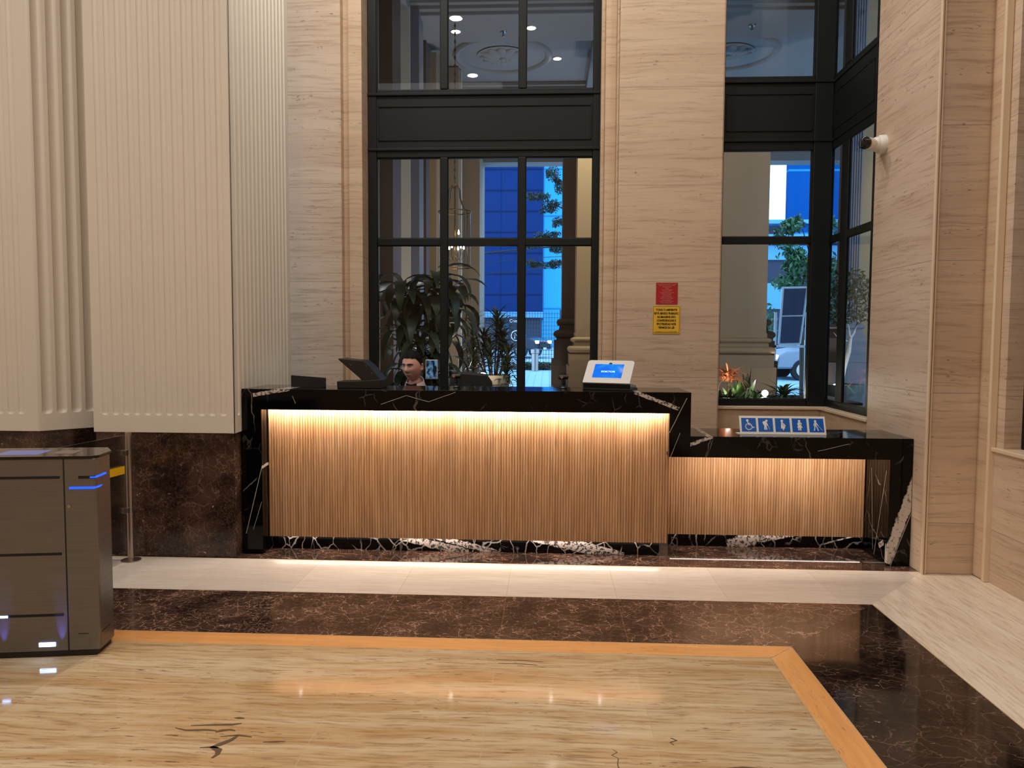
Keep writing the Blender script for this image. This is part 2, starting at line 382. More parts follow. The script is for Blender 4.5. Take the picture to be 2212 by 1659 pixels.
def quad(bm, a, b, c, d, mi=0, **_k):
    f = bm.faces.new([bm.verts.new(p) for p in (a, b, c, d)]); f.material_index = mi; return f
def textobj(name, body, loc, size, mat, parent, rot=(pi/2, 0, 0), align='CENTER', bold=0., ext=.0004, sx=1.):
    cu = bpy.data.curves.new(name, 'FONT'); cu.body = body; cu.size = size; cu.align_x = align; cu.align_y = 'CENTER'
    cu.extrude = ext; cu.offset = bold; cu.materials.append(mat)
    t0 = bpy.data.objects.new('tmp', cu); C.objects.link(t0); dg = bpy.context.evaluated_depsgraph_get(); dg.update()
    me = bpy.data.meshes.new_from_object(t0.evaluated_get(dg), depsgraph=dg); bpy.data.objects.remove(t0)
    if not me.materials: me.materials.append(mat)
    o = bpy.data.objects.new(name, me); o.location = loc; o.rotation_euler = rot; o.scale = (sx, 1, 1); C.objects.link(o)
    if parent: o.parent = parent
    return o

# ================================================================== STRUCTURE
# ---- floor: gold field, orange strip, brown band, cream border with mitred corners
bm = nbm()
L_, Bk = -7.0, -4.6
xs = (1.04, 1.172, 1.812, 3.2)          # inner edge of orange, orange/brown, brown/cream, beyond wall
ys = (3.495, 3.63, 4.253, 4.885)        # same bands, across
def zq(p, mi):
    q = [(x, y, 0) for x, y in p]; f = bm.faces.new([bm.verts.new(v) for v in q]); f.material_index = mi
zq(((L_, Bk), (xs[0], Bk), (xs[0], ys[0]), (L_, ys[0])), 0)
zq(((L_, ys[0]), (xs[0], ys[0]), (xs[1], ys[1]), (L_, ys[1])), 1)
zq(((xs[0], Bk), (xs[1], Bk), (xs[1], ys[1]), (xs[0], ys[0])), 2)
zq(((L_, ys[1]), (xs[1], ys[1]), (xs[2], ys[2]), (L_, ys[2])), 3)
zq(((xs[1], Bk), (xs[2], Bk), (xs[2], ys[2]), (xs[1], ys[1])), 4)
zq(((L_, ys[2]), (xs[2], ys[2]), (2.36, 4.86), (2.36, ys[3]), (L_, ys[3])), 5)
zq(((xs[2], Bk), (xs[3], Bk), (xs[3], 4.86), (2.36, 4.86), (xs[2], ys[2])), 6)
zq(((L_, ys[3]), (3.2, ys[3]), (3.2, 7.0), (L_, 7.0)), 7)
bmesh.ops.remove_doubles(bm, verts=bm.verts[:], dist=1e-5)
ex = bmesh.ops.extrude_face_region(bm, geom=bm.faces[:])
for v in [g for g in ex['geom'] if isinstance(g, bmesh.types.BMVert)]: v.co.z -= .1
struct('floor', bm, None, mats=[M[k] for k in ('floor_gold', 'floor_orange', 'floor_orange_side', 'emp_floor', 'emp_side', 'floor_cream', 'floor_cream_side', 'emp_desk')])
# thin bronze/cream joint lines between bands
bm = nbm()
jl = .0022
for (a, b) in (((L_, ys[0]), (xs[0], ys[0])), ((xs[0], Bk), (xs[0], ys[0])), ((xs[1], Bk), (xs[1], ys[1])), ((L_, ys[1]), (xs[1], ys[1])), ((xs[0], ys[0]), (xs[1], ys[1])), ((L_, ys[2]), (xs[2], ys[2])), ((xs[2], Bk), (xs[2], ys[2])), ((L_, ys[3]), (2.36, ys[3]))):
    dx, dy = b[0]-a[0], b[1]-a[1]; l = hypot(dx, dy); nx, ny = -dy/l*jl, dx/l*jl
    prism(bm, [(a[0]-nx, a[1]-ny), (b[0]-nx, b[1]-ny), (b[0]+nx, b[1]+ny), (a[0]+nx, a[1]+ny)], -.01, .0006)
struct('trim_1', bm, plain('joint_filler', hexs(206, 170, 126), .4))
# natural dark cracks filled in the travertine (their own shape)
bm = nbm()
def crack(pts, ws):
    ps = [Vector((x, y, 0)) for x, y in pts]
    L, Rr = [], []
    for i, p in enumerate(ps):
        d = (ps[min(i+1, len(ps)-1)]-ps[max(i-1, 0)]).normalized(); n = Vector((-d.y, d.x, 0))*ws[i]
        j = Vector((random.uniform(-.004, .004), random.uniform(-.002, .002), 0))
        L.append(bm.verts.new(p+n+j+Vector((0, 0, .0008)))); Rr.append(bm.verts.new(p-n+j+Vector((0, 0, .0008))))
    for i in range(len(ps)-1): bm.faces.new((L[i], L[i+1], Rr[i+1], Rr[i]))
crack([(-1.345, 2.735), (-1.27, 2.745), (-1.19, 2.75), (-1.165, 2.76)], [.002, .006, .007, .003])
crack([(-1.40, 2.715), (-1.35, 2.70), (-1.27, 2.708), (-1.23, 2.70)], [.002, .005, .006, .003])
crack([(-1.235, 2.69), (-1.22, 2.705), (-1.185, 2.712), (-1.165, 2.705)], [.003, .009, .006, .003])
crack([(-1.205, 2.665), (-1.14, 2.675), (-1.085, 2.668)], [.002, .006, .003])
crack([(-1.14, 2.672), (-1.155, 2.64), (-1.18, 2.61), (-1.20, 2.59), (-1.17, 2.57), (-1.16, 2.545), (-1.17, 2.52)], [.006, .009, .012, .012, .013, .008, .004])
crack([(-1.24, 2.585), (-1.20, 2.592), (-1.17, 2.585)], [.002, .007, .003])
crack([(-1.205, 2.80), (-1.19, 2.802), (-1.17, 2.80)], [.002, .008, .003])
crack([(-1.03, 2.635), (-.985, 2.640), (-.95, 2.642)], [.002, .005, .002])
crack([(.46, 2.75), (.475, 2.735), (.455, 2.72), (.46, 2.70)], [.003, .004, .003, .002])
crack([(.24, 2.66), (.255, 2.64), (.235, 2.62), (.25, 2.60), (.245, 2.56), (.255, 2.52), (.25, 2.44), (.26, 2.36)], [.001, .002, .002, .0015, .002, .0025, .002, .001])
crack([(.62, 2.56), (.68, 2.57), (.75, 2.565), (.78, 2.57)], [.002, .006, .004, .002])
crack([(-.235, 3.40), (-.10, 3.395), (-.02, 3.385)], [.002, .004, .002])
crack([(-.22, 3.36), (-.12, 3.358), (-.04, 3.35)], [.002, .004, .002])
struct('trim_2', bm, plain('dark_stone_filler', hexs(104, 80, 56), .4))

struct('ceiling', bx(-7.05, 3.3, -4.7, 7.05, 6.2, 6.35), M['plaster'])
struct('wall_front', bx(-7.05, 3.3, -4.75, -4.6, -.1, 6.2), M['wall_plain'])
struct('wall_left', bx(-7.15, -7.0, -4.6, 7.0, -.1, 6.2), M['plaster'])

# ---- fluted white wall at the left over brown marble
def fluted(name, p0, d, length, nrm, first, sp, count, r=.021, depth=.011, z0=.835, ze=.951, z1=6.2, parent=None):
    """height field: capsule grooves cut in a panel; p0 (x,y), d unit dir, nrm outward normal"""
    us = [0.]
    for k in range(count):
        c = first+k*sp
        for t in (-1.05, -.96, -.8, -.55, -.28, 0, .28, .55, .8, .96, 1.05):
            u = c+t*r
            if 0 < u < length: us.append(u)
    us.append(length); us = sorted(set(round(u, 5) for u in us))
    zs = [z0, z0+.004, z0+.012, ze-.004]+[ze+r*(1-cos(a*pi/16)) for a in range(0, 9)]+[ze+r+.01, 2.2, 3.6, z1]
    bm = nbm(); grid = []
    for z in zs:
        row = []
        for u in us:
            dep = 0
            for k in range(count):
                c = first+k*sp
                if abs(u-c) < r*1.0001:
                    dz = min(0, z-(ze+r)); q = sqrt((u-c)**2+dz*dz)/r
                    dep = depth*sqrt(max(0, 1-q*q))
            if z <= z0+.001: dep = .010
            row.append(bm.verts.new((p0[0]+d[0]*u-nrm[0]*dep, p0[1]+d[1]*u-nrm[1]*dep, z)))
        grid.append(row)
    for a, b in zip(grid, grid[1:]):
        for i in range(len(a)-1): bm.faces.new((a[i], a[i+1], b[i+1], b[i]))
    # body behind
    bk = [bm.verts.new((p0[0]+d[0]*u-nrm[0]*.05, p0[1]+d[1]*u-nrm[1]*.05, z)) for u, z in ((0, z0), (length, z0), (length, z1), (0, z1))]
    bm.faces.new(bk); bm.faces.new([grid[0][0], bk[0], bk[1], grid[0][-1]]) if False else None
    quad(bm, grid[0][0].co, bk[0].co, bk[1].co, grid[0][-1].co)
    quad(bm, grid[0][0].co, bk[0].co, bk[3].co, grid[-1][0].co); quad(bm, grid[0][-1].co, bk[1].co, bk[2].co, grid[-1][-1].co)
    return mk(name, bm, M['white_panel'], parent, smooth=True)
wl = empty('wall_back_left', (0, 0, 0), kind='structure')
fluted('fluted_panel', (-3.03, 4.892), (1, 0), .952, (0, -1), .082, .0729, 12, parent=wl)
fluted('fluted_panel', (-2.072, 4.90), (0, 1), 1.1, (1, 0), .06, .0729, 14, parent=wl, r=.019)
dl = hypot(.42, .44)
fluted('fluted_panel', (-3.41, 4.89), (.42/dl, .44/dl), dl, (.44/dl, -.42/dl), .055, .088, 6, r=.03, depth=.022, parent=wl)
fluted('fluted_panel', (-5.5, 4.89), (1, 0), 2.09, (0, -1), .08, .0729, 27, parent=wl)
bm = nbm(); prism(bm, [(-3.022, 4.902), (-2.08, 4.902), (-2.08, 6.0), (-3.022, 6.0)], 0, .836); struct('marble_base', bm, M['emp_wall'], wl)
bm = nbm(); prism(bm, [(-5.6, 4.905), (-3.415, 4.905), (-3.0, 5.34), (-3.0, 6.0), (-5.6, 6.0)], 0, .836); struct('marble_base', bm, M['emp_wall'], wl)
bm = nbm(); box(bm, -2.98, -2.12, 4.94, 6.0, .84, 6.2); box(bm, -7, -3.0, 5.4, 6.0, 0, 6.2); struct('core', bm, M['plaster'], wl)

# ---- travertine back wall: left pier, pillar, window openings, sills
bm = nbm(); box(bm, -2.9, -1.83, 6.65, 7.0, 0, 6.2); struct('wall_back_pier', bm, M['wall_stone'])
bm = nbm(); box(bm, -1.83, -1.775, 6.72, 7.0, 0, 6.2); box(bm, -1.775, -1.655, 6.69, 7.0, 0, 6.2); struct('trim_3', bm, M['wall_plain'], bevel=.006)
bm = nbm(); box(bm, -1.655, .434, 6.86, 7.02, 0, .93); struct('wall_back', bm, M['wall_plain'])
bm = nbm(); box(bm, -1.655, .434, 6.74, 6.93, .93, .955); struct('trim_4', bm, M['cream_trim'], bevel=.004)
bm = nbm(); box(bm, .577, 1.452, 6.62, 7.05, 0, 6.2); struct('wall_back_pillar', bm, M['wall_stone'], bevel=.004)
bm = nbm(); box(bm, .434, .465, 6.80, 7.0, 0, 6.2); box(bm, .465, .56, 6.74, 7.0, 0, 6.2); box(bm, .56, .577, 6.66, 7.0, 0, 6.2)
box(bm, 1.452, 1.462, 6.63, 7.0, 0, 6.2); struct('trim_5', bm, M['wall_plain'], bevel=.005)
bm = nbm(); box(bm, 1.462, 2.43, 6.74, 7.02, 0, .865); box(bm, 2.37, 2.75, 5.74, 7.02, 0, .865); struct('wall_right_dado', bm, M['wall_plain'])
bm = nbm(); prism(bm, [(1.462, 6.72), (2.35, 6.72), (2.35, 5.75), (2.52, 5.75), (2.52, 7.0), (1.462, 7.0)], .865, .889); struct('trim_6', bm, M['cream_trim'], bevel=.004)
bm = nbm(); box(bm, 2.36, 3.2, 4.845, 5.745, 0, 6.2); struct('wall_right_pillar', bm, M['wall_stone'], bevel=.004)
# right side pilaster mouldings and window wall
bm = nbm(); box(bm, 2.352, 2.364, 4.825, 4.85, 0, 6.2); box(bm, 2.372, 2.382, 4.832, 4.846, 0, 6.2); struct('trim_7', bm, M['cream_trim'], bevel=.003)
bm = nbm(); box(bm, 2.665, 3.2, 4.715, 4.85, 0, 6.2); struct('wall_right_strip', bm, M['wall_plain'], bevel=.02)
bm = nbm(); box(bm, 2.655, 2.70, 4.695, 4.72, 0, 6.2); struct('trim_8', bm, M['cream_trim'], bevel=.006)
bm = nbm(); box(bm, 2.69, 3.2, 2.3, 4.70, 0, .815); box(bm, 2.70, 3.2, 4.62, 4.70, .815, 6.2); box(bm, 2.69, 3.2, -4.6, 2.3, 0, 6.2); struct('wall_right', bm, M['wall_stone'])
bm = nbm(); box(bm, 2.672, 2.86, 2.3, 4.70, .805, .83); struct('trim_9', bm, M['cream_trim'], bevel=.005)

# ---- windows
def bars(name, rects, fn, d0, d1, parent, bev=.006):
    for r in rects:
        bm = nbm(); fn(bm, r, d0, d1); mk(name, bm, M['frame'], parent, bevel=bev)
fy = lambda bm, r, a, b: box(bm, r[0], r[1], a, b, r[2], r[3])
fx = lambda bm, r, a, b: box(bm, a, b, r[0], r[1], r[2], r[3])
def window(name, fn, u0, u1, g0, g1, mull, zf, zg, bar, zgt, zp0, zp1, zu, d, out, dk=1.):
    """u0..u1 frame; g0..g1 glass extent; mull list of (a,b); d = face depth, out = direction away from the room"""
    w = empty(name, (0, 0, 0), kind='structure')
    dd = lambda a, b: (min(d+out*a*dk, d+out*b*dk), max(d+out*a*dk, d+out*b*dk))
    ZT = 6.2
    bars('frame_stile', [(u0, g0, zf, ZT), (g1, u1, zf, ZT)], fn, *dd(0, .09), w)
    bars('frame_rail', [(g0, g1, zf, zg), (g0, g1, zgt, zp0), (g0, g1, zp1, zu), (g0, g1, bar[0], bar[1])], fn, *dd(.006, .085), w)
    bars('mullion', [(a, b, zg, zgt) for a, b in mull]+[(a, b, zu, ZT) for a, b in mull], fn, *dd(.0, .08), w)
    bm = nbm(); fn(bm, (g0-.02, g1+.02, zp0, zp1), *dd(.012, .06)); mk('transom_panel', bm, M['frame'], w)
    # raised moulding lines on the transom panel
    for (a, b, c, e) in ((u0, u1, zp1-.012, zp1+.012), (u0, u1, zp0-.012, zp0+.012)):
        bm = nbm(); fn(bm, (a, b, c, e), *dd(-.012, .02)); mk('panel_bead', bm, M['frame'], w, bevel=.004)
    m0, m1, n0, n1 = g0+.015, g1-.015, zp0+.08, zp1-.10
    bm = nbm()
    for r in ((m0, m1, n1-.008, n1), (m0, m1, n0, n0+.008), (m0, m0+.008, n0, n1), (m1-.008, m1, n0, n1)): fn(bm, r, *dd(.002, .03))
    mk('panel_bead', bm, M['frame'], w)
    us = [g0]+[x for m in mull for x in m]+[g1]
    for k in range(0, len(us), 2):
        for (a, b) in ((zg, bar[0]), (bar[1], zgt), (zu, ZT)):
            bm = nbm(); fn(bm, (us[k]-.004, us[k+1]+.004, a-.004, b+.004), *dd(.040, .046)); mk('glass_pane', bm, M['glass'], w)
            gb = nbm(); t = .005   # glazing bead
            for r in ((us[k], us[k+1], a, a+t), (us[k], us[k+1], b-t, b), (us[k], us[k]+t, a, b), (us[k+1]-t, us[k+1], a, b)): fn(gb, r, *dd(.022, .036))
            mk('glazing_bead', gb, M['frame'], w)
    return w
window('window_1', fy, -1.654, .434, -1.575, .371, [(-.997, -.929), (-.293, -.225)], .955, 1.0, (2.312, 2.379), 3.099, 3.169, 3.656, 3.70, 6.90, 1)
window('window_2', fy, 1.474, 2.43, 1.502, 2.272, [], .889, .950, (2.315, 2.375), 3.12, 3.20, 3.70, 3.745, 6.80, 1)
window('window_3', fx, 5.86, 6.84, 5.96, 6.82, [(6.44, 6.58)], .889, .950, (2.315, 2.375), 3.12, 3.20, 3.70, 3.745, 2.43, 1, .33)
window('window_4', fx, 2.35, 4.64, 2.5, 4.54, [(3.4, 3.47)], .83, .93, (2.315, 2.375), 3.12, 3.20, 3.70, 3.745, 2.80, 1)
bm = nbm(); box(bm, -1.655, .434, 6.9, 7.0, 5.9, 6.2); struct('wall_back_lintel', bm, M['wall_plain'])

# ================================================================== RECEPTION DESK
DY = 5.0
def Pz(x, z): return (x, z)
desk = empty('reception_desk', (-.57, 5.0, 0), 'tall reception desk with black marble frame and lit wooden slat front', 'reception desk')
cnt = empty('service_counter', (1.64, 5.0, 0), 'low service counter with black marble frame and wooden slats, right of the tall desk', 'counter')
def ch(o, par):
    o.parent = par; o.matrix_parent_inverse = Matrix.Translation(-Vector(par.location)); return o
mar_hi = marquina('desk_black_marble',
    bands=[(-1.99, 1.085, -1.74, 1.128, .014), (.56, 1.126, .85, 1.018, .014)],
    lines=[(-2.05, .14, -1.93, .62, .0028), (-2.0, .17, -1.94, .36, .0018), (.90, 1.09, .79, .86, .0030), (.86, .86, .80, .70, .002), (-1.72, 1.08, -1.70, 1.03, .002), (-.95, 1.09, -.80, 1.05, .0022), (-1.12, 1.03, -.95, 1.09, .0022), (-.80, 1.05, -.62, 1.115, .002)], speck=.8)
mar_lo = marquina('counter_black_marble',
    bands=[(.83, .745, 1.07, .838, .013), (2.205, .02, 2.40, .62, .036), (2.27, .22, 2.42, .62, .020)],
    lines=[(2.235, .0, 2.36, .36, .003), (1.75, .75, 1.95, .80, .002)], speck=.8)
plinth_m = marquina('plinth_marble', bands=[(-1.02, .10, -.55, -.01, .030), (-.85, .12, -.35, -.005, .022), (-.10, .10, .40, .0, .028), (.05, .12, .52, .0, .016), (1.28, .0, 1.62, .12, .05), (1.5, .05, 1.85, .12, .02), (1.95, .03, 2.2, .1, .006)], busy=.8, speck=.3)
leg_in = marquina('inner_leg_marble', lines=[(5.05, .62, 5.2, .02, .003), (5.28, .60, 5.22, .05, .003)], bands=[(5.06, .14, 5.13, .10, .02)], plane='yz')
top_y1 = 5.48
bm = nbm()
prism_axis(bm, [(-2.068, 0), (-1.935, 0), (-1.935, .987), (.79, .987), (.79, .70), (.928, .70), (.928, 1.126), (-2.068, 1.126)], 5.0, 5.035)
box(bm, -2.068, .928, 5.035, top_y1, 1.106, 1.126)            # top slab
box(bm, -2.068, .928, 5.035, 5.058, .987, 1.106)               # deep edge
box(bm, -2.068, -1.935, 5.035, top_y1-.02, 0, 1.106)          # left leg
box(bm, .905, .9275, 5.035, top_y1-.02, .8385, 1.106)           # right cheek above the low counter
box(bm, .79, .927, 5.035, 5.30, .70, .72)
o = mk('marble_frame', bm, mar_hi, bevel=.0015); ch(o, desk)
bm = nbm()
prism_axis(bm, [(.928, .70), (2.213, .70), (2.213, 0), (2.356, 0), (2.356, .838), (.928, .838)], 5.0, 5.035)
box(bm, .928, 2.356, 5.035, top_y1, .818, .838); box(bm, .928, 2.356, 5.035, 5.10, .70, .818)
o = mk('marble_frame', bm, mar_lo, bevel=.0015); ch(o, cnt)
bm = nbm(); box(bm, 2.213, 2.356, 5.035, 5.46, 0, .818); o = mk('marble_leg', bm, leg_in); ch(o, cnt)
def slats(x0, x1, yf, z0, z1, side=None):
    bm = nbm(); sp = .0185; n = int(round((x1-x0)/sp)); sp = (x1-x0)/n
    pts = []
    for k in range(n):
        a = x0+k*sp
        pts += [(a, yf+.007), (a+.0032, yf+.007), (a+.0036, yf+.001), (a+.006, yf), (a+sp-.0024, yf), (a+sp-.0002, yf+.001)]
    pts += [(x1, yf+.04), (x0, yf+.04)]
    lo = [bm.verts.new((x, y, z0)) for x, y in pts]; hi = [bm.verts.new((x, y, z1)) for x, y in pts]
    m = len(pts)
    for i in range(m): bm.faces.new((lo[i], lo[(i+1) % m], hi[(i+1) % m], hi[i]))
    quad(bm, (x0, yf+.007, z0), (x1, yf+.007, z0), (x1, yf+.04, z0), (x0, yf+.04, z0))
    return bm
o = mk('slat_panel', slats(-1.932, .802, 5.112, .095, 1.09), M['wood']); ch(o, desk)
bm = nbm(); box(bm, .778, .802, 5.152, 5.40, .095, .99); o = mk('side_panel', bm, M['wood']); ch(o, desk)
o = mk('slat_panel', slats(.806, 2.208, 5.372, .092, .80), M['wood']); ch(o, cnt)
bm = nbm(); box(bm, -1.934, .758, 5.152, 5.17, 0, .097); o = mk('plinth', bm, plinth_m); ch(o, desk)
bm = nbm(); box(bm, -1.934, .758, 5.17, 5.44, .0, .08); o = mk('carcass', bm, M['dark_slot']); ch(o, desk)
bm = nbm(); box(bm, .86, 2.212, 5.41, 5.43, 0, .094); o = mk('plinth', bm, plinth_m); ch(o, cnt)
for x in (-1.71, -.66, .03, .36):  # added glowing discs that put small glints on the floor
    bm = nbm(); tube(bm, [(x, 5.066, .990), (x, 5.066, .9865)], .0075, 12); o = mk('glint_disc', bm, emis('floor_glint_glow', (1, .92, .84), 45), smooth=True); ch(o, desk)
# staff side carcass and worktop
bm = nbm(); box(bm, -1.93, .77, 5.155, 5.175, .1, 1.10); box(bm, -1.93, .80, 5.175, 5.80, .72, .75); box(bm, -1.93, -1.90, 5.175, 5.78, 0, .72); o = mk('staff_worktop', bm, plain('dark_laminate', hexs(38, 30, 26), .4)); ch(o, desk)
# light strips: warm under the top, white under the slats
bm = nbm(); box(bm, -1.925, .775, 5.060, 5.072, 1.004, 1.010); o = mk('light_strip', bm, M['led_warm']); ch(o, desk)
bm = nbm(); box(bm, -1.90, .75, 5.130, 5.136, .0945, .0975); o = mk('light_strip', bm, M['led_white']); ch(o, desk)
bm = nbm(); box(bm, .95, 2.18, 5.112, 5.124, .738, .744); o = mk('light_strip', bm, emis('counter_led', (1, .89, .76), 128)); ch(o, cnt)
bm = nbm(); box(bm, .87, 2.20, 5.392, 5.398, .0914, .094); o = mk('light_strip', bm, emis('soft_white_led', (1, .88, .80), 12)); ch(o, cnt)

# ================================================================== THINGS ON THE DESK
HZ, LZ = 1.1262, .8382
def local(par, o): o.parent = par; return o
# -- tablet kiosk facing the visitors
def kiosk(loc, rz, label, cat, grp, screen=True):
    k = empty('tablet_kiosk', loc, label, cat, grp, rz=rz)
    # local: x right, y back, z up; sloped plate
    bm = nbm(); box(bm, -.165, .165, -.005, .205, 0, .012); box(bm, -.165, .165, 0, .012, .012, .045)
    prism_axis(bm, [(.0, .012), (.165, .012), (.165, .03), (.03, .045), (.0, .045)], -.165, .165, 'x'); mk('base', bm, M['black_plastic'], k, bevel=.002)
    bm = nbm(); prism_axis(bm, [(.10, .03), (.15, .03), (.20, .155), (.14, .155)], -.10, .10, 'x'); mk('bracket', bm, M['black_plastic'], k)
    a = atan2(.150, .135)      # plate slope
    T = Matrix.Translation((0, -.002, .042)) @ Matrix.Rotation(a, 4, 'X')
    H, Wd, r = .20, .33, .022
    def rr(w, h, r, z0, z1, y0=0):
        bm = nbm(); pts = []
        for cx, cy, a0 in ((w/2-r, h-r, 0), (-w/2+r, h-r, pi/2), (-w/2+.004, .004, pi), (w/2-.004, .004, 1.5*pi)):
            q = r if cy > .01 else .004
            for i in range(7): pts.append((cx+q*cos(a0+i*pi/12), y0+cy+q*sin(a0+i*pi/12)))
        prism(bm, pts, z0, z1); bmesh.ops.transform(bm, matrix=T, verts=bm.verts[:]); return bm
    mk('plate', rr(Wd, H, r, 0, .012), M['grey_plastic'] if screen else M['black_gloss'], k, smooth=False)
    if screen:
        t = NT('kiosk_screen'); n = t.noise(t.map((6, 6, 6)), 1.0, 3, dist=1)
        X, Y, Z = t.xyz()
        c = t.mix(t.ramp(n, .4, .7), hexs(0, 110, 240), hexs(20, 170, 255)); c = t.mix(t.m_('MULTIPLY', t.ramp(X, .05, .11), t.ramp(n, .45, .6)), c, hexs(170, 170, 240))
        sm = t.done((0, 0, 0, 1), .6, spec=.1); t.l(c, t.b.inputs['Emission Color']); t.b.inputs['Emission Strength'].default_value = 1.0
        bm = nbm(); prism(bm, [(-.108, .045), (.098, .045), (.098, .165), (-.108, .165)], .0121, .0128); bmesh.ops.transform(bm, matrix=T, verts=bm.verts[:]); mk('screen', bm, sm, k)
        bm = nbm(); bmesh.ops.create_circle(bm, cap_ends=True, segments=20, radius=.012, matrix=T @ Matrix.Translation((0, .168, .0124))); mk('sensor_notch', bm, M['black_gloss'], k)
        tx = textobj('screen_text', 'SOKTOR', (0, 0, 0), .020, emis('screen_text_glow', (.35, .95, .75), 1.2), k, ext=.0002, sx=1.35)
        tx.matrix_local = T @ Matrix.Translation((-.004, .098, .0132)) @ Matrix.Diagonal((1.25, 1, 1, 1))
    return k
kiosk((.385, 5.16, HZ), radians(-21), 'pale grey slanted tablet kiosk with glowing blue screen on the tall desk', 'tablet kiosk', 'slanted tablet kiosks on the desk')
# second, black, turned sideways: built as its own shape (tilted back seen from the side)
k = empty('tablet_stand', (-1.30, 5.22, HZ), 'black tilted tablet stand seen side-on, on the tall desk near the seated man', 'tablet stand', rz=0)
bm = nbm(); prism_axis(bm, [(-.155, 0), (.150, 0), (.150, .062), (.02, .052), (-.02, .050), (-.158, .047)], -.08, .10, 'y'); mk('base', bm, M['black_plastic'], k, bevel=.003)
bm = nbm(); prism_axis(bm, [(.148, .03), (.152, .055), (.075, .150), (.025, .190), (-.145, .205), (-.150, .198), (.0, .07), (.02, .045)], -.075, .11, 'y'); mk('plate', bm, M['black_plastic'], k, bevel=.004)
for a, b in ((.045, .155), (.085, .105), (-.06, .16)):
    bm = nbm(); ell(bm, (a, -.077, b), (.003, .002, .003), 8, 6); mk('rivet', bm, M['metal'], k)
k = empty('black_panel_sign', (-1.685, 5.24, HZ), 'plain black back of a small panel sign on the left end of the tall desk', 'panel sign', rz=radians(-4))
bm = nbm(); prism_axis(bm, [(-.125, 0), (.123, 0), (.123, .066), (-.125, .082)], -.012, .012, 'y'); mk('panel', bm, M['black_plastic'], k, bevel=.002)
bm = nbm(); box(bm, -.10, .10, -.03, .05, 0, .004); mk('foot', bm, M['black_plastic'], k)
# webcams on small stands
def webcam(loc, rz, label):
    k = empty('webcam', loc, label, 'webcam', 'webcams on the desk', rz=rz)
    bm = nbm(); lathe(bm, [(.022, 0), (.024, .004), (.018, .012), (.009, .018), (.008, .03), (.014, .036), (.014, .052), (.006, .058), (.006, .066)], seg=18); mk('stand', bm, M['black_plastic'], k, smooth=True)
    bm = nbm(); tube(bm, [(-.036, 0, .080), (-.030, 0, .080), (.030, 0, .080), (.036, 0, .080)], [.006, .0165, .0165, .006], 16); mk('body', bm, M['black_plastic'], k, smooth=True)
    bm = nbm(); tube(bm, [(-.014, -.014, .080), (-.014, -.021, .080)], [.011, .010], 18); mk('lens', bm, M['metal'], k, smooth=True)
    bm = nbm(); tube(bm, [(.028, .01, .076), (.034, .014, .05), (.030, .012, .02), (.026, .02, .003)], .0018, 6); mk('cable', bm, M['cable'], k)
    return k
webcam((.098, 5.30, HZ), radians(8), 'small black webcam on a stand just left of the tablet kiosk')
webcam((-.655, 5.32, HZ), radians(-6), 'small black webcam on a stand right of the seated man')
# clear acrylic screen
k = empty('acrylic_screen', (.10, 5.42, HZ), 'clear acrylic screen standing on the desk behind the webcam by the kiosk', 'acrylic screen')
bm = nbm(); box(bm, -.10, .28, 0, .004, 0, .155); box(bm, -.10, -.096, -.0, .06, 0, .155); mk('panel', bm, M['acrylic'], k)
bm = nbm(); box(bm, -.10, .04, .004, .05, 0, .01); mk('foot', bm, M['acrylic'], k)

# -- priority service sign on the low counter
k = empty('priority_sign', (1.572, 5.15, LZ), 'white tabletop sign with five blue priority pictograms on the low counter', 'sign', rz=radians(0))
bm = nbm(); prism_axis(bm, [(0, 0), (.005, 0), (.052, .119), (.047, .119)], -.285, .285, 'x'); mk('panel', bm, M['sign_white'], k, bevel=.001)
bm = nbm(); box(bm, -.30, .285, .004, .075, 0, .004); mk('foot', bm, M['sign_white'], k)
SA = atan2(.119, .047)
def sT(cx): return Matrix.Translation((cx, 0, 0)) @ Matrix.Rotation(SA, 4, 'X')
def poly(bm, pts, T, z=.0016, zb=.0004):
    a = [bm.verts.new(T @ Vector((x, y, z))) for x, y in pts]; b = [bm.verts.new(T @ Vector((x, y, zb))) for x, y in pts]
    n = len(pts); bm.faces.new(a); bm.faces.new(b)
    for i in range(n): bm.faces.new((a[i], a[(i+1) % n], b[(i+1) % n], b[i]))
def circ(bm, c, r, T, n=16, z=.0016): poly(bm, [(c[0]+r*cos(2*pi*i/n), c[1]+r*sin(2*pi*i/n)) for i in range(n)], T, z)
def stroke(bm, pts, w, T, z=.0016):
    for (a, b) in zip(pts, pts[1:]):
        d = Vector((b[0]-a[0], b[1]-a[1])); l = d.length or 1; n = Vector((-d.y, d.x))/l*w/2; e = d/l*w*.25
        poly(bm, [(a[0]-n.x-e.x, a[1]-n.y-e.y), (b[0]-n.x+e.x, b[1]-n.y+e.y), (b[0]+n.x+e.x, b[1]+n.y+e.y), (a[0]+n.x-e.x, a[1]+n.y-e.y)], T, z)
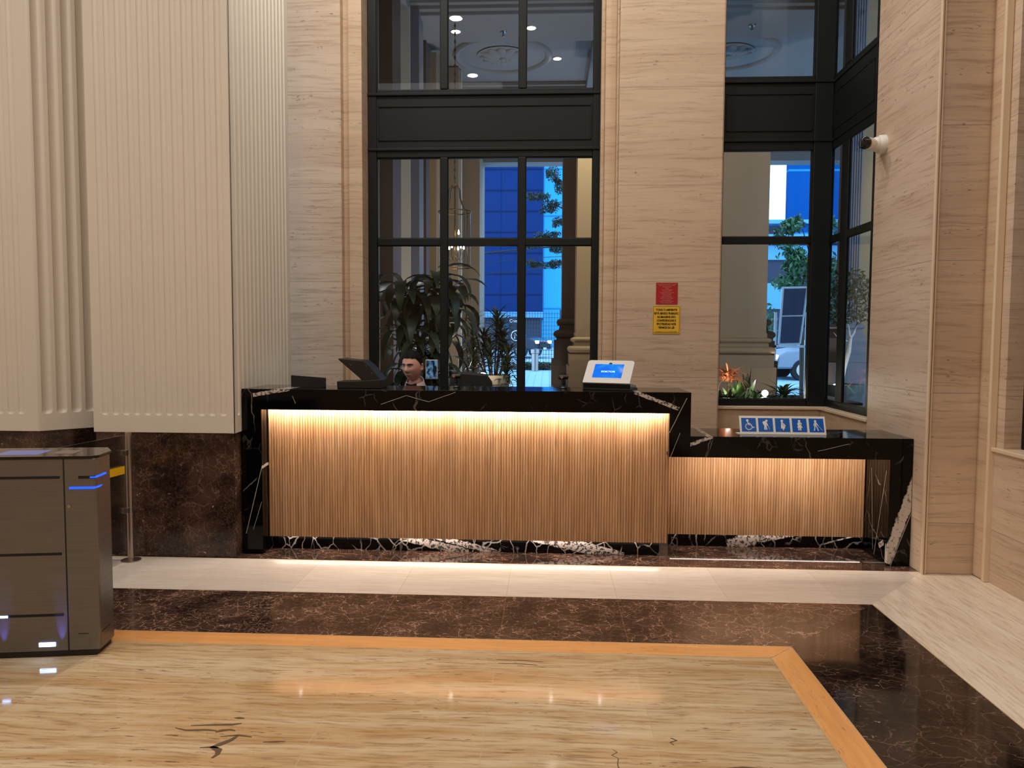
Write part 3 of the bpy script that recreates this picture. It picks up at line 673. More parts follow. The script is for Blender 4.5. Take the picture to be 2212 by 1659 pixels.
for i in range(5):
    cx = -.224+i*.112; T = sT(cx) @ Matrix.Translation((0, .066, .0)); Q = .0485
    bm = nbm(); poly(bm, [(-Q, -Q*.98), (Q, -Q*.98), (Q, Q*.98), (-Q, Q*.98)], T, .0010, 0); mk('blue_square', bm, M['sign_blue'], k)
    bm = nbm()
    if i == 0:      # wheelchair user
        circ(bm, (-.008, .030), .0085, T); stroke(bm, [(-.007, .022), (-.002, .001), (.014, .001), (.024, -.020), (.034, -.017)], .0065, T); stroke(bm, [(-.005, .011), (.010, .009)], .005, T)
        arc = [(-.001+.021*cos(a), -.013+.021*sin(a)) for a in [radians(120+i*15) for i in range(15)]]; stroke(bm, arc, .006, T)
    elif i == 1:    # elderly person with cane
        circ(bm, (.007, .029), .008, T); poly(bm, [(-.016, .024), (-.004, .027), (.006, .022), (.012, .008), (.016, -.006), (.012, -.008), (.004, .006), (.009, -.033), (.001, -.035), (-.001, -.012), (-.004, -.035), (-.012, -.033), (-.010, -.006), (-.015, .004), (-.021, .016)], T); stroke(bm, [(.016, -.004), (.024, -.034)], .0018, T)
    elif i == 2:    # pregnant woman
        circ(bm, (-.003, .029), .0085, T); poly(bm, [(-.008, .020), (.002, .020), (.006, .012), (.018, .002), (.019, -.008), (.014, -.012), (.016, -.024), (.008, -.024), (.007, -.036), (.001, -.036), (-.001, -.024), (-.012, -.024), (-.010, 0)], T)
    elif i == 3:    # person carrying a baby
        circ(bm, (0, .029), .008, T); poly(bm, [(-.010, .020), (.010, .020), (.017, .010), (.010, 0), (.020, -.018), (.010, -.018), (.010, -.036), (.002, -.036), (.001, -.018), (-.001, -.018), (-.003, -.036), (-.010, -.036), (-.010, -.018), (-.016, -.018), (-.009, 0), (-.014, .004)], T); 
    else:           # blind person with white cane
        circ(bm, (-.006, .029), .008, T); stroke(bm, [(-.005, .020), (-.006, -.002)], .012, T); stroke(bm, [(-.009, -.002), (-.016, -.035)], .006, T); stroke(bm, [(-.002, -.002), (.010, -.036)], .006, T); stroke(bm, [(-.010, .018), (-.017, .004), (-.013, -.006)], .005, T); stroke(bm, [(.0, .016), (.012, -.002)], .005, T); stroke(bm, [(.010, -.001), (.036, -.033)], .0018, T)
    mk('pictogram', bm, M['sign_white'], k)
    if i == 3:
        bm = nbm(); poly(bm, [(.000, .002), (.010, .012), (.012, .010), (.003, .0)], T, .0020, .0015); mk('pictogram_detail', bm, M['sign_blue'], k)
    if i == 2:
        bm = nbm(); stroke(bm, [(-.002, .012), (.001, .002), (.013, -.002)], .002, T, .0020); mk('pictogram_detail', bm, M['sign_blue'], k)

# -- signs on the pillar
k = empty('red_notice', (1.003, 6.618, 1.867), 'square red notice with small pale lines of text on the stone pillar', 'sign')
bm = nbm(); box(bm, -.092, .092, -.003, 0, -.092, .092); mk('plate', bm, M['sign_red'], k)
for i, s in enumerate(['Este estabelecimento está dotado dos seguintes', 'Sistemas de Proteção Contra Incêndio:', 'Extintores de Incêndio', 'Hidrantes', 'Iluminação de Emergência', 'Alarme de Incêndio', 'Detecção Automática de Incêndio', 'Chuveiros Automáticos', 'Escada de Segurança', 'Sinalização de Emergência', 'Edificação em estrutura metálica', 'Em caso de emergência', 'Ligue 193 - Corpo de Bombeiros', 'Ligue 190 - Polícia Militar']):
    textobj('text_line', s, (0, -.0035, .080-i*.0122-(.002 if i > 10 else 0)), .0085, M['ink_pink'], k)
k = empty('yellow_notice', (1.002, 6.618, 1.642), 'yellow filming notice in bold black Portuguese capitals on the stone pillar', 'sign')
bm = nbm(); box(bm, -.118, .118, -.003, 0, -.120, .120); mk('plate', bm, M['sign_yellow'], k)
bm = nbm()
for r in ((-.112, .112, .1105, .113), (-.112, .112, -.113, -.1105), (-.112, -.1095, -.113, .113), (.1095, .112, -.113, .113)): box(bm, r[0], r[1], -.0036, -.002, r[2], r[3])
mk('border', bm, M['ink_black'], k)
for i, s in enumerate(['TODO O AMBIENTE', 'ESTÁ SENDO FILMADO.', 'AS IMAGENS SÃO', 'CONFIDENCIAIS E', 'PROTEGIDAS NOS', 'TERMOS DA LEI']):
    textobj('text_line', s, (0, -.004, .084-i*.0305), .0240, M['ink_black'], k, bold=.0009, sx=.83)
textobj('text_line', 'LEI MUNICIPAL, Nº 13.541, DE 24 MARÇO DE 2003', (0, -.004, -.104), .0085, M['ink_black'], k)

# -- security camera on the right stone pier
k = empty('security_camera', (2.36, 5.60, 2.86), 'white bullet security camera with dark lens face high on the right stone pier', 'security camera')
bm = nbm(); tube(bm, [(0, 0, 0), (-.035, 0, 0), (-.045, 0, 0)], [.066, .066, .058], 24); mk('mount', bm, M['white_plastic'], k, smooth=True)
bm = nbm(); ell(bm, (-.055, -.005, 0), (.045, .05, .052)); mk('ball_joint', bm, M['white_plastic'], k, smooth=True)
cdv = Vector((-.72, -.69, -.10)).normalized(); p0 = Vector((-.075, -.01, 0))
bm = nbm(); tube(bm, [p0, p0+cdv*.06, p0+cdv*.13], [.034, .040, .042], 20); mk('housing', bm, M['white_plastic'], k, smooth=True)
bm = nbm(); tube(bm, [p0+cdv*.13, p0+cdv*.15, p0+cdv*.155], [.043, .043, .036], 20); mk('lens_face', bm, M['black_gloss'], k, smooth=True)

# ================================================================== TURNSTILE AND GLASS BARRIER
ts = empty('turnstile', (-2.06, 3.33, 0), 'brushed steel turnstile cabinet with blue light strips at the left of the picture', 'turnstile', rz=radians(9.2))
# local: x to the left is negative, y back
TW, TL, TH = .27, 1.55, .918
foot = [(-TL, 0), (-.012, 0), (-.002, .006), (.0, .020), (.0, .155), (-.06, TW), (-TL, TW)]
bm = nbm(); prism(bm, foot, .03, TH); mk('body', bm, M['steel_body'], ts, bevel=.003)
bm = nbm(); prism(bm, [(-TL, .01), (-.02, .01), (-.012, .15), (-.07, TW-.01), (-TL, TW-.01)], 0, .03); mk('plinth', bm, M['black_plastic'], ts)
bm = nbm(); prism(bm, [(-TL, -.008), (-.02, -.008), (.008, .02), (.008, .16), (-.055, TW+.008), (-TL, TW+.008)], TH, TH+.012); mk('glass_top', bm, M['black_gloss'], ts, bevel=.002)
bm = nbm(); box(bm, -.46, -.27, .05, .19, TH+.012, TH+.0128); mk('card_reader', bm, plain('reader_glow', (.05, .05, .08), .3, emit=(.30, .32, .95, 1), es=.25), ts)
bm = nbm(); box(bm, -.225, -.125, .07, .18, TH+.012, TH+.0128); mk('reader_label', bm, plain('reader_label_print', hexs(120, 104, 96), .5), ts)
for z in (.833, .481, .198):
    bm = nbm(); box(bm, -TL, -.155, -.0015, .01, z-.006, z+.006); mk('panel_gap', bm, M['dark_slot'], ts)
bm = nbm(); box(bm, -.140, -.135, -.0015, .01, .03, TH); mk('panel_gap', bm, M['dark_slot'], ts)
bm = nbm(); box(bm, -.075, -.002, -.003, .004, .826, .838); mk('indicator_housing', bm, M['dark_slot'], ts)
bm = nbm(); box(bm, -.024, .003, -.0045, .004, .829, .836); box(bm, -.002, .0035, .0, .105, .829, .837); mk('light_bar', bm, M['led_blue'], ts)
bm = nbm(); box(bm, -.115, -.006, -.0035, .004, .779, .789); box(bm, -.006, .002, -.003, .06, .781, .788); mk('light_bar', bm, M['led_blue'], ts)
bm = nbm(); tube(bm, [(-.118, -.004, .70), (-.118, .005, .70)], .008, 16); mk('lock', bm, M['metal'], ts)
bm = nbm(); box(bm, -.265, -.195, -.0035, .004, .052, .070); mk('floor_light', bm, M['led_blue_white'], ts)
bm = nbm(); box(bm, -.43, -.395, -.0035, .003, .192, .202); mk('floor_light', bm, M['led_blue_white'], ts)
bm = nbm(); box(bm, -.095, -.05, -.0012, .003, .105, .108); box(bm, -.002, .001, .02, .11, .105, .109); mk('vent', bm, M['dark_slot'], ts)
for x in (-.165, -.415):  # added spots that throw blue streaks up the panel
    l = light('turnstile_streak_light', 'SPOT', (x, -.030, .012), 7, (.20, .20, 1), .003, rot=(pi-.20, 0, 0), spot=radians(24), blend=1); l.parent = ts
br = empty('glass_barrier', (-2.745, 4.80, 0), 'steel post with glass panel and yellow strip beside the brown marble base', 'barrier')
bm = nbm(); lathe(bm, [(.062, 0), (.062, .006), (.03, .012), (.020, .013), (.020, .845), (.0185, .85)], seg=24); mk('post', bm, M['metal'], br, smooth=True)
gd = Vector((-.10, -1, 0)).normalized()
bm = nbm(); a = gd*.045; b = gd*.75; n = Vector((gd.y, -gd.x, 0))*.005
prism(bm, [(a.x-n.x, a.y-n.y), (b.x-n.x, b.y-n.y), (b.x+n.x, b.y+n.y), (a.x+n.x, a.y+n.y)], .08, .835); mk('glass_panel', bm, M['acrylic'], br)
bm = nbm(); a = gd*.05; n2 = n*1.3
prism(bm, [(a.x-n2.x, a.y-n2.y), (b.x-n2.x, b.y-n2.y), (b.x+n2.x, b.y+n2.y), (a.x+n2.x, a.y+n2.y)], .585, .635); mk('yellow_strip', bm, M['yellow_tape'], br)
for z in (.72, .34):
    bm = nbm(); box(bm, -.028, .012, -.052, -.015, z-.018, z+.018); mk('clamp', bm, M['metal'], br, bevel=.004)

# ================================================================== SEATED MAN AND CHAIR
def skin_chain(verts, edges, radii, root=0, sub=1):
    me = bpy.data.meshes.new('tmp'); me.from_pydata(verts, edges, []); me.update()
    o = bpy.data.objects.new('tmp', me); C.objects.link(o)
    o.modifiers.new('s', 'SKIN'); me.skin_vertices[0].data[0]
    for i, r in enumerate(radii):
        sv = me.skin_vertices[0].data[i]; sv.radius = r if isinstance(r, tuple) else (r, r); sv.use_root = (i == root)
    m = o.modifiers.new('sub', 'SUBSURF'); m.levels = sub; m.render_levels = sub
    return o
def bake(o):
    dg = bpy.context.evaluated_depsgraph_get(); dg.update(); ev = o.evaluated_get(dg)
    me = bpy.data.meshes.new_from_object(ev, depsgraph=dg); me.transform(o.matrix_world)
    bpy.data.objects.remove(o); return me
def joined(meshes, name, voxel, mat, parent, smooth_it=2):
    bm = nbm()
    for m in meshes: bm.from_mesh(m)
    me = bpy.data.meshes.new(name); bm.to_mesh(me); bm.free()
    o = bpy.data.objects.new(name, me); C.objects.link(o)
    r = o.modifiers.new('r', 'REMESH'); r.mode = 'VOXEL'; r.voxel_size = voxel; r.use_smooth_shade = True
    s = o.modifiers.new('s', 'SMOOTH'); s.iterations = smooth_it; s.factor = .5
    me2 = bake(o); o = bpy.data.objects.new(name, me2); C.objects.link(o); me2.materials.clear(); me2.materials.append(mat)
    for p in me2.polygons: p.use_smooth = True
    o.parent = parent; return o
man = empty('person', (-1.12, 6.30, 0), 'man in dark suit, white collar and black bow tie seated behind the desk, looking down', 'person')
HC = Vector((-.015, -.05, 1.243)); HR = Matrix.Rotation(radians(-21), 4, 'Z') @ Matrix.Rotation(radians(10), 4, 'X')
HM = Matrix.Translation(HC) @ HR           # head local: face looks to -Y, left/right = X
def g(d, s): return math.exp(-(d*d)/(2*s*s))
def headshape(p):
    x, y, z = p
    # p on unit sphere
    w, dp, h = .079, .099, .124
    X, Y, Z = x*w, y*dp, z*h
    if z < -.05:
        t = min(1, (-z-.05)/.95); X *= 1-.12*t**1.8; 
        if y < 0: Y *= 1-.06*t
        else: Y *= 1-.40*t
    if z > .3 and y > 0: Y *= 1+.05*z
    front = max(0, -y)
    # flatten face slightly
    if y < -.3: Y += .004*(front-.3)
    f = front**1.2
    Y -= f*.024*g(X, .0100+.10*max(0, (.02-Z))*.10)*(g(Z+.022, .016) if Z > -.022 else g(Z+.022, .007))       # nose tip
    Y -= f*.011*g(X, .008)*g(Z-.002, .018)                 # bridge
    for s in (-1, 1):
        Y += f*.011*g(X-s*.030, .015)*g(Z-.014, .011)      # eye sockets
        Y -= f*.006*g(X-s*.026, .018)*g(Z-.034, .007)      # brow
        Y -= f*.006*g(X-s*.042, .016)*g(Z+.020, .016)      # cheek
        Y -= f*.007*g(X-s*.013, .006)*g(Z+.032, .006)      # nostril wing
        Y += f*.003*g(X-s*.030, .005)*g(Z+.045, .012)      # fold
    Y -= f*.008*g(X, .020)*g(Z+.058, .006); Y -= f*.009*g(X, .018)*g(Z+.070, .006); Y += f*.005*g(X, .026)*g(Z+.064, .003)
    Y -= f*.011*g(X, .020)*g(Z+.098, .014)                 # chin
    return Vector((X, Y, Z))
bm = nbm(); bmesh.ops.create_uvsphere(bm, u_segments=96, v_segments=72, radius=1)
for v in bm.verts: v.co = HM @ headshape(v.co)
mh = bpy.data.meshes.new('h'); bm.to_mesh(mh); bm.free()
ears = []
for s in (-1, 1):
    bm = nbm(); ell(bm, (0, 0, 0), (.011, .021, .034), 20, 14, Matrix.Rotation(s*radians(-22), 4, 'Z') @ Matrix.Rotation(radians(-12), 4, 'X'))
    for v in bm.verts:
        v.co += Vector((s*.080, .012, -.010))
        q = Vector((0, v.co.y-.010, v.co.z+.008)); 
        if q.length < .019 and v.co.x*s > .078: v.co.x -= s*.008
        v.co = HM @ v.co
    me = bpy.data.meshes.new('e'); bm.to_mesh(me); bm.free(); ears.append(me)
# skeleton in local coordinates of the man (x right, y back, z up), facing the desk, turned a little left
V, E, Rr = [], [], []
def add(p, r, par=None):
    V.append(p); Rr.append(r); i = len(V)-1
    if par is not None: E.append((par, i))
    return i
hip = add((0, .08, .50), (.15, .12)); ch1 = add((0, .07, .72), (.155, .115), hip); ch2 = add((0, .04, .93), (.165, .115), ch1)
nk = add((0, .01, 1.07), (.062, .062), ch2); nk2 = add((-.005, -.02, 1.155), (.058, .060), nk)
hands = []
for s in (-1, 1):
    sh = add((s*.185, .04, .985), .066, ch2); el = add((s*.245, -.07, .765), .046, sh); wr = add((s*.125, -.34, .795), .028, el)
    kn_ = add((s*.10, .02, .50), .085, hip); kn = add((s*.13, -.36, .50), .062, kn_); an = add((s*.13, -.38, .10), .040, kn); toe = add((s*.14, -.52, .04), .034, an)
    # palm and five fingers
    pd = Vector((-s*.45, -1, 0)).normalized(); pw = Vector((pd.y, -pd.x, 0)); W0 = Vector(V[wr])
    pm = add(tuple(W0+pd*.045+Vector((0, 0, .002))), (.026, .015), wr); pk = add(tuple(W0+pd*.082), (.030, .013), pm)
    for j, (off, L, sp) in enumerate(((-.030, .062, -.20), (-.011, .074, -.06), (.009, .070, .06), (.028, .056, .20))):
        base = W0+pd*.088+pw*off; d = (pd+pw*sp).normalized()
        a = add(tuple(base), .0092, pk); b = add(tuple(base+d*L*.42+Vector((0, 0, .006))), .0085, a)
        c_ = add(tuple(base+d*L*.74+Vector((0, 0, -.006))), .0078, b); add(tuple(base+d*L*.92+Vector((0, 0, -.020))), .0068, c_)
    th = W0+pd*.035; q = pw*(s*1.0)
    a = add(tuple(th+q*.030), .012, pm); b = add(tuple(th+q*.048+pd*.026+Vector((0, 0, -.004))), .0100, a); add(tuple(th+q*.052+pd*.052+Vector((0, 0, -.010))), .0085, b)
body = skin_chain(V, E, Rr, 0, 2); mb = bake(body)
bo = joined([mb, mh]+ears, 'body', .0045, M['skin'], man, 1)
# eyes, brows, lips
def onface(x, z, out=.0):
    # ray onto head in local coords: find y
    best = None
    for k in range(60):
        a = -1+2*k/59
    zz = z/.124; t = max(-1, min(1, zz)); xx = x/.079; yy = -sqrt(max(0, 1-xx*xx-t*t))
    p = headshape((xx, yy, t)); return HM @ (p+Vector((0, -out, 0)))
for s in (-1, 1):
    bm = nbm(); pts = [onface(s*.030+q*.015, .012-.0025*(abs(q)**2), .0012) for q in (-1, -.5, 0, .5, 1)]
    tube(bm, pts, [.0014, .0036, .0044, .0036, .0014], 8); mk('eye', bm, M['eye_white'], man, smooth=True)
    bm = nbm(); tube(bm, [onface(s*.030-.004+q, .0108, .0040) for q in (-.0045, 0, .0045)], [.0022, .0040, .0022], 8); mk('iris', bm, M['eye_dark'], man, smooth=True)
    bm = nbm(); pts = [onface(s*.030+q*.017, .0165-.003*(abs(q)**2), .0025) for q in (-1, -.5, 0, .5, 1)]
    tube(bm, pts, [.0010, .0017, .0020, .0017, .0010], 8); mk('upper_lid', bm, M['eye_dark'], man, smooth=True)
    bm = nbm(); pts = [onface(s*(.011+.040*q), .030+.006*q-.009*q*q, .0008) for q in (0, .25, .5, .75, 1)]
    tube(bm, pts, [.0040, .0056, .0056, .0046, .0020], 8); mk('eyebrow', bm, M['brow'], man, smooth=True)
bm = nbm(); pts = [onface(q*.024, -.064-.002*q*q, .0006) for q in (-1, -.6, -.2, .2, .6, 1)]
tube(bm, pts, [.0014, .0036, .0044, .0044, .0036, .0014], 8); mk('mouth', bm, M['lips'], man, smooth=True)
# short hair cap
bm = nbm(); bmesh.ops.create_uvsphere(bm, u_segments=72, v_segments=56, radius=1)
dead = []
for v in bm.verts:
    x, y, z = v.co; p = headshape((x, y, z))
    lim = (.62-.10*abs(x)) if y < -.45 else (.60-(y+.45)*1.25)          # hairline drops towards the back
    lim = max(lim, -.42)
    if abs(x) > .80 and -.42 < y < .12: lim = max(lim, .02 if y > -.25 else .30)
    if z < lim: dead.append(v)
    thick = .006 if z < .45 else .009
    if y < -.5: thick = .006
    j = mnoise.noise(Vector((x*14, y*14, z*14)))*.0035
    v.co = HM @ (p+Vector((x, y, z))*(thick+j))
bmesh.ops.delete(bm, geom=dead, context='VERTS')
hr = mk('hair', bm, M['hair'], man, smooth=True); sm = hr.modifiers.new('t', 'SOLIDIFY'); sm.thickness = .010; sm.offset = -1
# jacket, trousers, collar, bow tie
V, E, Rr = [], [], []
a0 = add((0, .08, .50), (.168, .14)); a1 = add((0, .07, .72), (.172, .135), a0); a2 = add((0, .04, .93), (.185, .132), a1); a3 = add((0, .03, 1.03), (.115, .085), a2); a4 = add((0, .03, 1.098), (.086, .078), a3)
for s in (-1, 1):
    sh = add((s*.195, .04, .985), .083, a2); el = add((s*.250, -.07, .765), .062, sh); wr = add((s*.140, -.305, .795), .042, el)
jk = joined([bake(skin_chain(V, E, Rr, 0, 2))], 'jacket', .008, M['suit'], man, 3)
V, E, Rr = [], [], []
h0 = add((0, .08, .49), (.165, .13))
for s in (-1, 1):
    q = add((s*.10, .0, .50), .098, h0); kn = add((s*.13, -.36, .50), .076, q); an = add((s*.13, -.38, .12), .058, kn)
joined([bake(skin_chain(V, E, Rr, 0, 2))], 'trousers', .010, M['trouser'], man, 3)
for s in (-1, 1):
    bm = nbm(); ell(bm, (s*.137, -.45, .045), (.045, .125, .045)); mk('shoe', bm, M['black_gloss'], man, smooth=True)
bm = nbm(); lathe(bm, [(.090, 1.05), (.080, 1.09), (.073, 1.122), (.070, 1.122), (.074, 1.085), (.082, 1.05)], 0, 0, 32)
for v in bm.verts: v.co += Vector((0, .0-(v.co.z-1.05)*.20, (.035 if v.co.y > 0 else .030)*(v.co.y/.07)))
mk('shirt_collar', bm, M['shirt'], man, smooth=True)
bm = nbm(); prism_axis(bm, [(-.012, .99), (.012, .99), (.050, 1.075), (-.050, 1.075)], -.098, -.075, 'y'); mk('shirt_front', bm, M['shirt'], man)
TB = Matrix.Translation((-.015, -.105, 1.084)) @ Matrix.Rotation(radians(-14), 4, 'Z')
bm = nbm(); prism_axis(bm, [(-.046, -.019), (-.010, -.008), (.010, -.008), (.046, -.019), (.046, .019), (.010, .009), (-.010, .009), (-.046, .019)], -.009, .009, 'y'); bmesh.ops.transform(bm, matrix=TB, verts=bm.verts[:]); mk('bow_tie', bm, M['tie'], man, bevel=.003)
# chair
cr = empty('office_chair', (-.62, 6.28, 0), 'empty black office chair right of the seated man behind the desk', 'chair', 'office chairs behind the desk', rz=radians(15))
def chair(cr):
    bm = nbm(); ell(bm, (0, 0, .47), (.24, .24, .045)); mk('seat', bm, M['leather'], cr, smooth=True)
    bm = nbm(); prism_axis(bm, [(-.20, .58), (.20, .58), (.215, .80), (.19, 1.10), (.14, 1.17), (-.10, 1.19), (-.17, 1.14), (-.215, .80)], .20, .25, 'y'); mk('backrest', bm, M['leather'], cr, bevel=.02)
    bm = nbm(); tube(bm, [(0, .23, .62), (0, .22, .46), (0, .06, .42)], .018, 8); mk('back_bracket', bm, M['metal'], cr)
    bm = nbm(); lathe(bm, [(.03, .09), (.03, .30), (.02, .30), (.02, .44)], 0, 0, 14); mk('gas_lift', bm, M['metal'], cr)
    for k in range(5):
        a = 2*pi*k/5; bm = nbm(); tube(bm, [(0, 0, .10), (cos(a)*.27, sin(a)*.27, .065)], [.022, .014], 8); mk('leg', bm, M['black_plastic'], cr)
        bm = nbm(); ell(bm, (cos(a)*.27, sin(a)*.27, .03), (.03, .03, .03), 10, 8); mk('caster', bm, M['rubber'], cr)
chair(cr)
cr2 = empty('office_chair', (-1.12, 6.36, 0), 'black office chair the man in the suit sits on', 'chair', 'office chairs behind the desk')
bm = nbm(); ell(bm, (0, .04, .36), (.24, .24, .04)); mk('seat', bm, M['leather'], cr2, smooth=True)
bm = nbm(); lathe(bm, [(.03, .09), (.03, .28), (.02, .28), (.02, .34)], 0, .04, 14); mk('gas_lift', bm, M['metal'], cr2)
for k_ in range(5):
    a = 2*pi*k_/5+.3; bm = nbm(); tube(bm, [(0, .04, .10), (cos(a)*.26, .04+sin(a)*.22, .065)], [.022, .014], 8); mk('leg', bm, M['black_plastic'], cr2)
    bm = nbm(); ell(bm, (cos(a)*.26, .04+sin(a)*.22, .03), (.03, .03, .03), 10, 8); mk('caster', bm, M['rubber'], cr2)
# portrait tablet on a stand behind the man, on the sill
k = empty('portrait_tablet', (-1.06, 6.80, .955), 'small portrait tablet with bluish screen on the window sill behind the man', 'tablet')
bm = nbm(); lathe(bm, [(.045, 0), (.045, .006), (.008, .012), (.008, .20)], 0, .02, 16); mk('stand', bm, M['black_plastic'], k, smooth=True)
bm = nbm(); box(bm, -.055, .055, -.006, .006, .150, .325); mk('case', bm, M['grey_plastic'], k, bevel=.004)
t = NT('tablet_picture'); n = t.noise(t.map((26, 26, 18)), 1.0, 3); sm_ = t.done((0, 0, 0, 1), .2); t.l(t.mix(t.ramp(n, .45, .6), hexs(14, 22, 40), hexs(92, 134, 172)), t.b.inputs['Emission Color']); t.b.inputs['Emission Strength'].default_value = .8
bm = nbm(); box(bm, -.048, .048, -.0075, -.005, .158, .317); mk('screen', bm, sm_, k)
# ================================================================== PORCH OUTSIDE
struct('floor_porch', bx(-2.6, 9, 7.02, 15.9, -.12, .0), M['paving'])
# ceiling with coffers, beams and plaster roses
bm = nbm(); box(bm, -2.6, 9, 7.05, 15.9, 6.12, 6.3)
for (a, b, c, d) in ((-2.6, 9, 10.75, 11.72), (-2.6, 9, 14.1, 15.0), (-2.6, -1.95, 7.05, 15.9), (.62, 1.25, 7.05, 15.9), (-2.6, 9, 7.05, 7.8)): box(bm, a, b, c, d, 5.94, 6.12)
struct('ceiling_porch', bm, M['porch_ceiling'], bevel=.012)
bm = nbm()
for (y, z) in ((10.66, 5.99), (10.58, 6.04), (10.50, 6.08)): box(bm, -2.6, 9, y-.0, y+.10, z, 6.12)
for (y, z) in ((11.72, 6.05), (14.02, 6.05)): box(bm, -1.95, 9, y, y+.07, z, 6.12)
struct('trim_10', bm, M['porch_ceiling'], bevel=.01)
def rose(cx, cy, lab):
    k = empty('ceiling_rose', (cx, cy, 6.0), lab, 'ceiling rose', 'plaster roses on the porch ceiling')
    for nm, pr in (('outer_ring', [(.70, .12), (.72, .085), (.76, .07), (.80, .085), (.82, .12)]), ('backplate', [(.001, .12), (.40, .12), (.42, .105), (.38, .098), (.001, .10)])):
        bm = nbm(); lathe(bm, [(r, z) for r, z in pr], 0, 0, 48, cap=False); mk(nm, bm, M['porch_ceiling'], k, smooth=True)
    for n_, r0, r1, w in ((12, .10, .40, .085), (8, .04, .20, .06)):
        for q in range(n_):
            a = 2*pi*q/n_; bm = nbm(); ell(bm, (0, 0, 0), ((r1-r0)/2, w, .03), 12, 8)
            bmesh.ops.transform(bm, matrix=Matrix.Rotation(a, 4, 'Z') @ Matrix.Translation(((r0+r1)/2, 0, .085)) @ Matrix.Rotation(radians(-8), 4, 'Y'), verts=bm.verts[:])
            mk('petal', bm, M['porch_ceiling'], k, smooth=True)
    bm = nbm(); ell(bm, (0, 0, .07), (.05, .05, .03), 12, 8); mk('boss', bm, M['porch_ceiling'], k, smooth=True)
rose(-.81, 12.75, 'round plaster ceiling rose seen through the left upper window, centre panes')
rose(2.85, 12.75, 'round plaster ceiling rose seen faintly through the right upper window')
for x, y, lab in ((-1.40, 11.28, 'lit round porch downlight in the middle upper pane, left'), (-.30, 11.19, 'lit round porch downlight near the upper edge of the right upper pane'), (.09, 12.9, 'lit round porch downlight low in the right upper pane of the left window'), (4.25, 10.67, 'lit round porch downlight at the top of the angled side window')):
    k = empty('ceiling_light', (x, y, 5.94 if y < 12 else 6.12), lab, 'ceiling light', 'porch downlights')
    bm = nbm(); lathe(bm, [(.078, 0), (.078, -.012), (.064, -.014), (.064, -.004)], seg=24); mk('rim', bm, M['white_plastic'], k, smooth=True)
    bm = nbm(); lathe(bm, [(.001, -.006), (.063, -.006), (.063, -.010), (.001, -.016)], seg=24); mk('lens', bm, M['lamp_disc'], k, smooth=True)
for x, y, lab in ((-.71, 11.34, 'small metal sprinkler head on the porch ceiling, left window'), (2.84, 11.23, 'small metal sprinkler head on the porch ceiling, right window')):
    k = empty('sprinkler', (x, y, 5.94), lab, 'sprinkler', 'porch ceiling sprinklers')
    bm = nbm(); lathe(bm, [(.05, 0), (.045, -.014), (.015, -.018), (.012, -.05), (.022, -.055), (.022, -.07), (.006, -.075)], seg=14); mk('head', bm, M['metal'], k, smooth=True)
# left arcade wall: stepped piers; light on edges and grey face is put into their colours
pts = [(-2.06, 8.6), (-2.085, 9.4), (-1.945, 9.4), (-1.935, 9.9), (-1.95, 10.6), (-1.83, 10.65), (-1.94, 11.5), (-1.89, 11.6), (-1.83, 12.3), (-1.78, 12.35), (-1.69, 12.6), (-1.59, 13.2), (-1.56, 13.4), (-1.37, 14.8), (-1.35, 15.9)]
def wallseg(name, p, q, mat, thick=.4, z1=6.1):
    bm = nbm(); prism(bm, [p, q, (min(p[0], q[0])-thick, q[1]), (min(p[0], q[0])-thick, p[1])], 0, z1); return struct(name, bm, mat)
bm = nbm(); box(bm, -2.5, -2.11, 7.02, 15.9, 0, 6.1); struct('wall_porch_left', bm, M['porch_wall'])
bm = nbm(); box(bm, -2.2, -2.062, 8.7, 9.0, 0, 6.0); struct('wall_porch_edge', bm, M['porch_lit'])
bm = nbm(); box(bm, -2.2, -1.945, 9.4, 9.92, 0, 6.0); struct('wall_porch_pier', bm, M['porch_dark'])
bm = nbm(); box(bm, -2.2, -1.945, 10.55, 10.62, 0, 6.0); struct('wall_porch_pier_edge', bm, M['porch_lit'])
bm = nbm(); box(bm, -2.2, -1.83, 10.64, 11.0, 0, 6.0); struct('wall_porch_pier_grey', bm, M['porch_grey'])  # grey stands in for outside light on this face
bm = nbm(); box(bm, -2.2, -1.94, 11.5, 11.56, 0, 6.0); struct('wall_porch_pier_edge_b', bm, M['porch_lit'])
bm = nbm(); box(bm, -2.2, -1.89, 11.6, 11.9, 0, 6.0); struct('wall_porch_pier_b', bm, M['porch_dark'])
bm = nbm(); box(bm, -2.2, -1.83, 12.25, 12.35, 0, 6.0); struct('wall_porch_pier_c', bm, M['porch_wall'])
bm = nbm(); box(bm, -2.2, -1.78, 12.36, 12.5, 0, 6.0); struct('wall_porch_pier_edge_c', bm, M['porch_lit'])
bm = nbm(); box(bm, -2.2, -1.59, 13.2, 13.32, 0, 6.1); struct('wall_porch_pier_d', bm, M['porch_wall'])
bm = nbm(); box(bm, -2.2, -1.56, 13.34, 13.5, 0, 6.1); struct('wall_porch_pier_edge_d', bm, M['porch_lit'])
bm = nbm(); box(bm, -2.5, -1.37, 14.8, 15.9, 0, 6.1); struct('wall_porch_end_pier', bm, M['porch_wall'])
bm = nbm(); box(bm, -1.38, 9, 15.5, 15.9, 5.02, 6.1); struct('wall_porch_lintel', bm, M['porch_ceiling'])
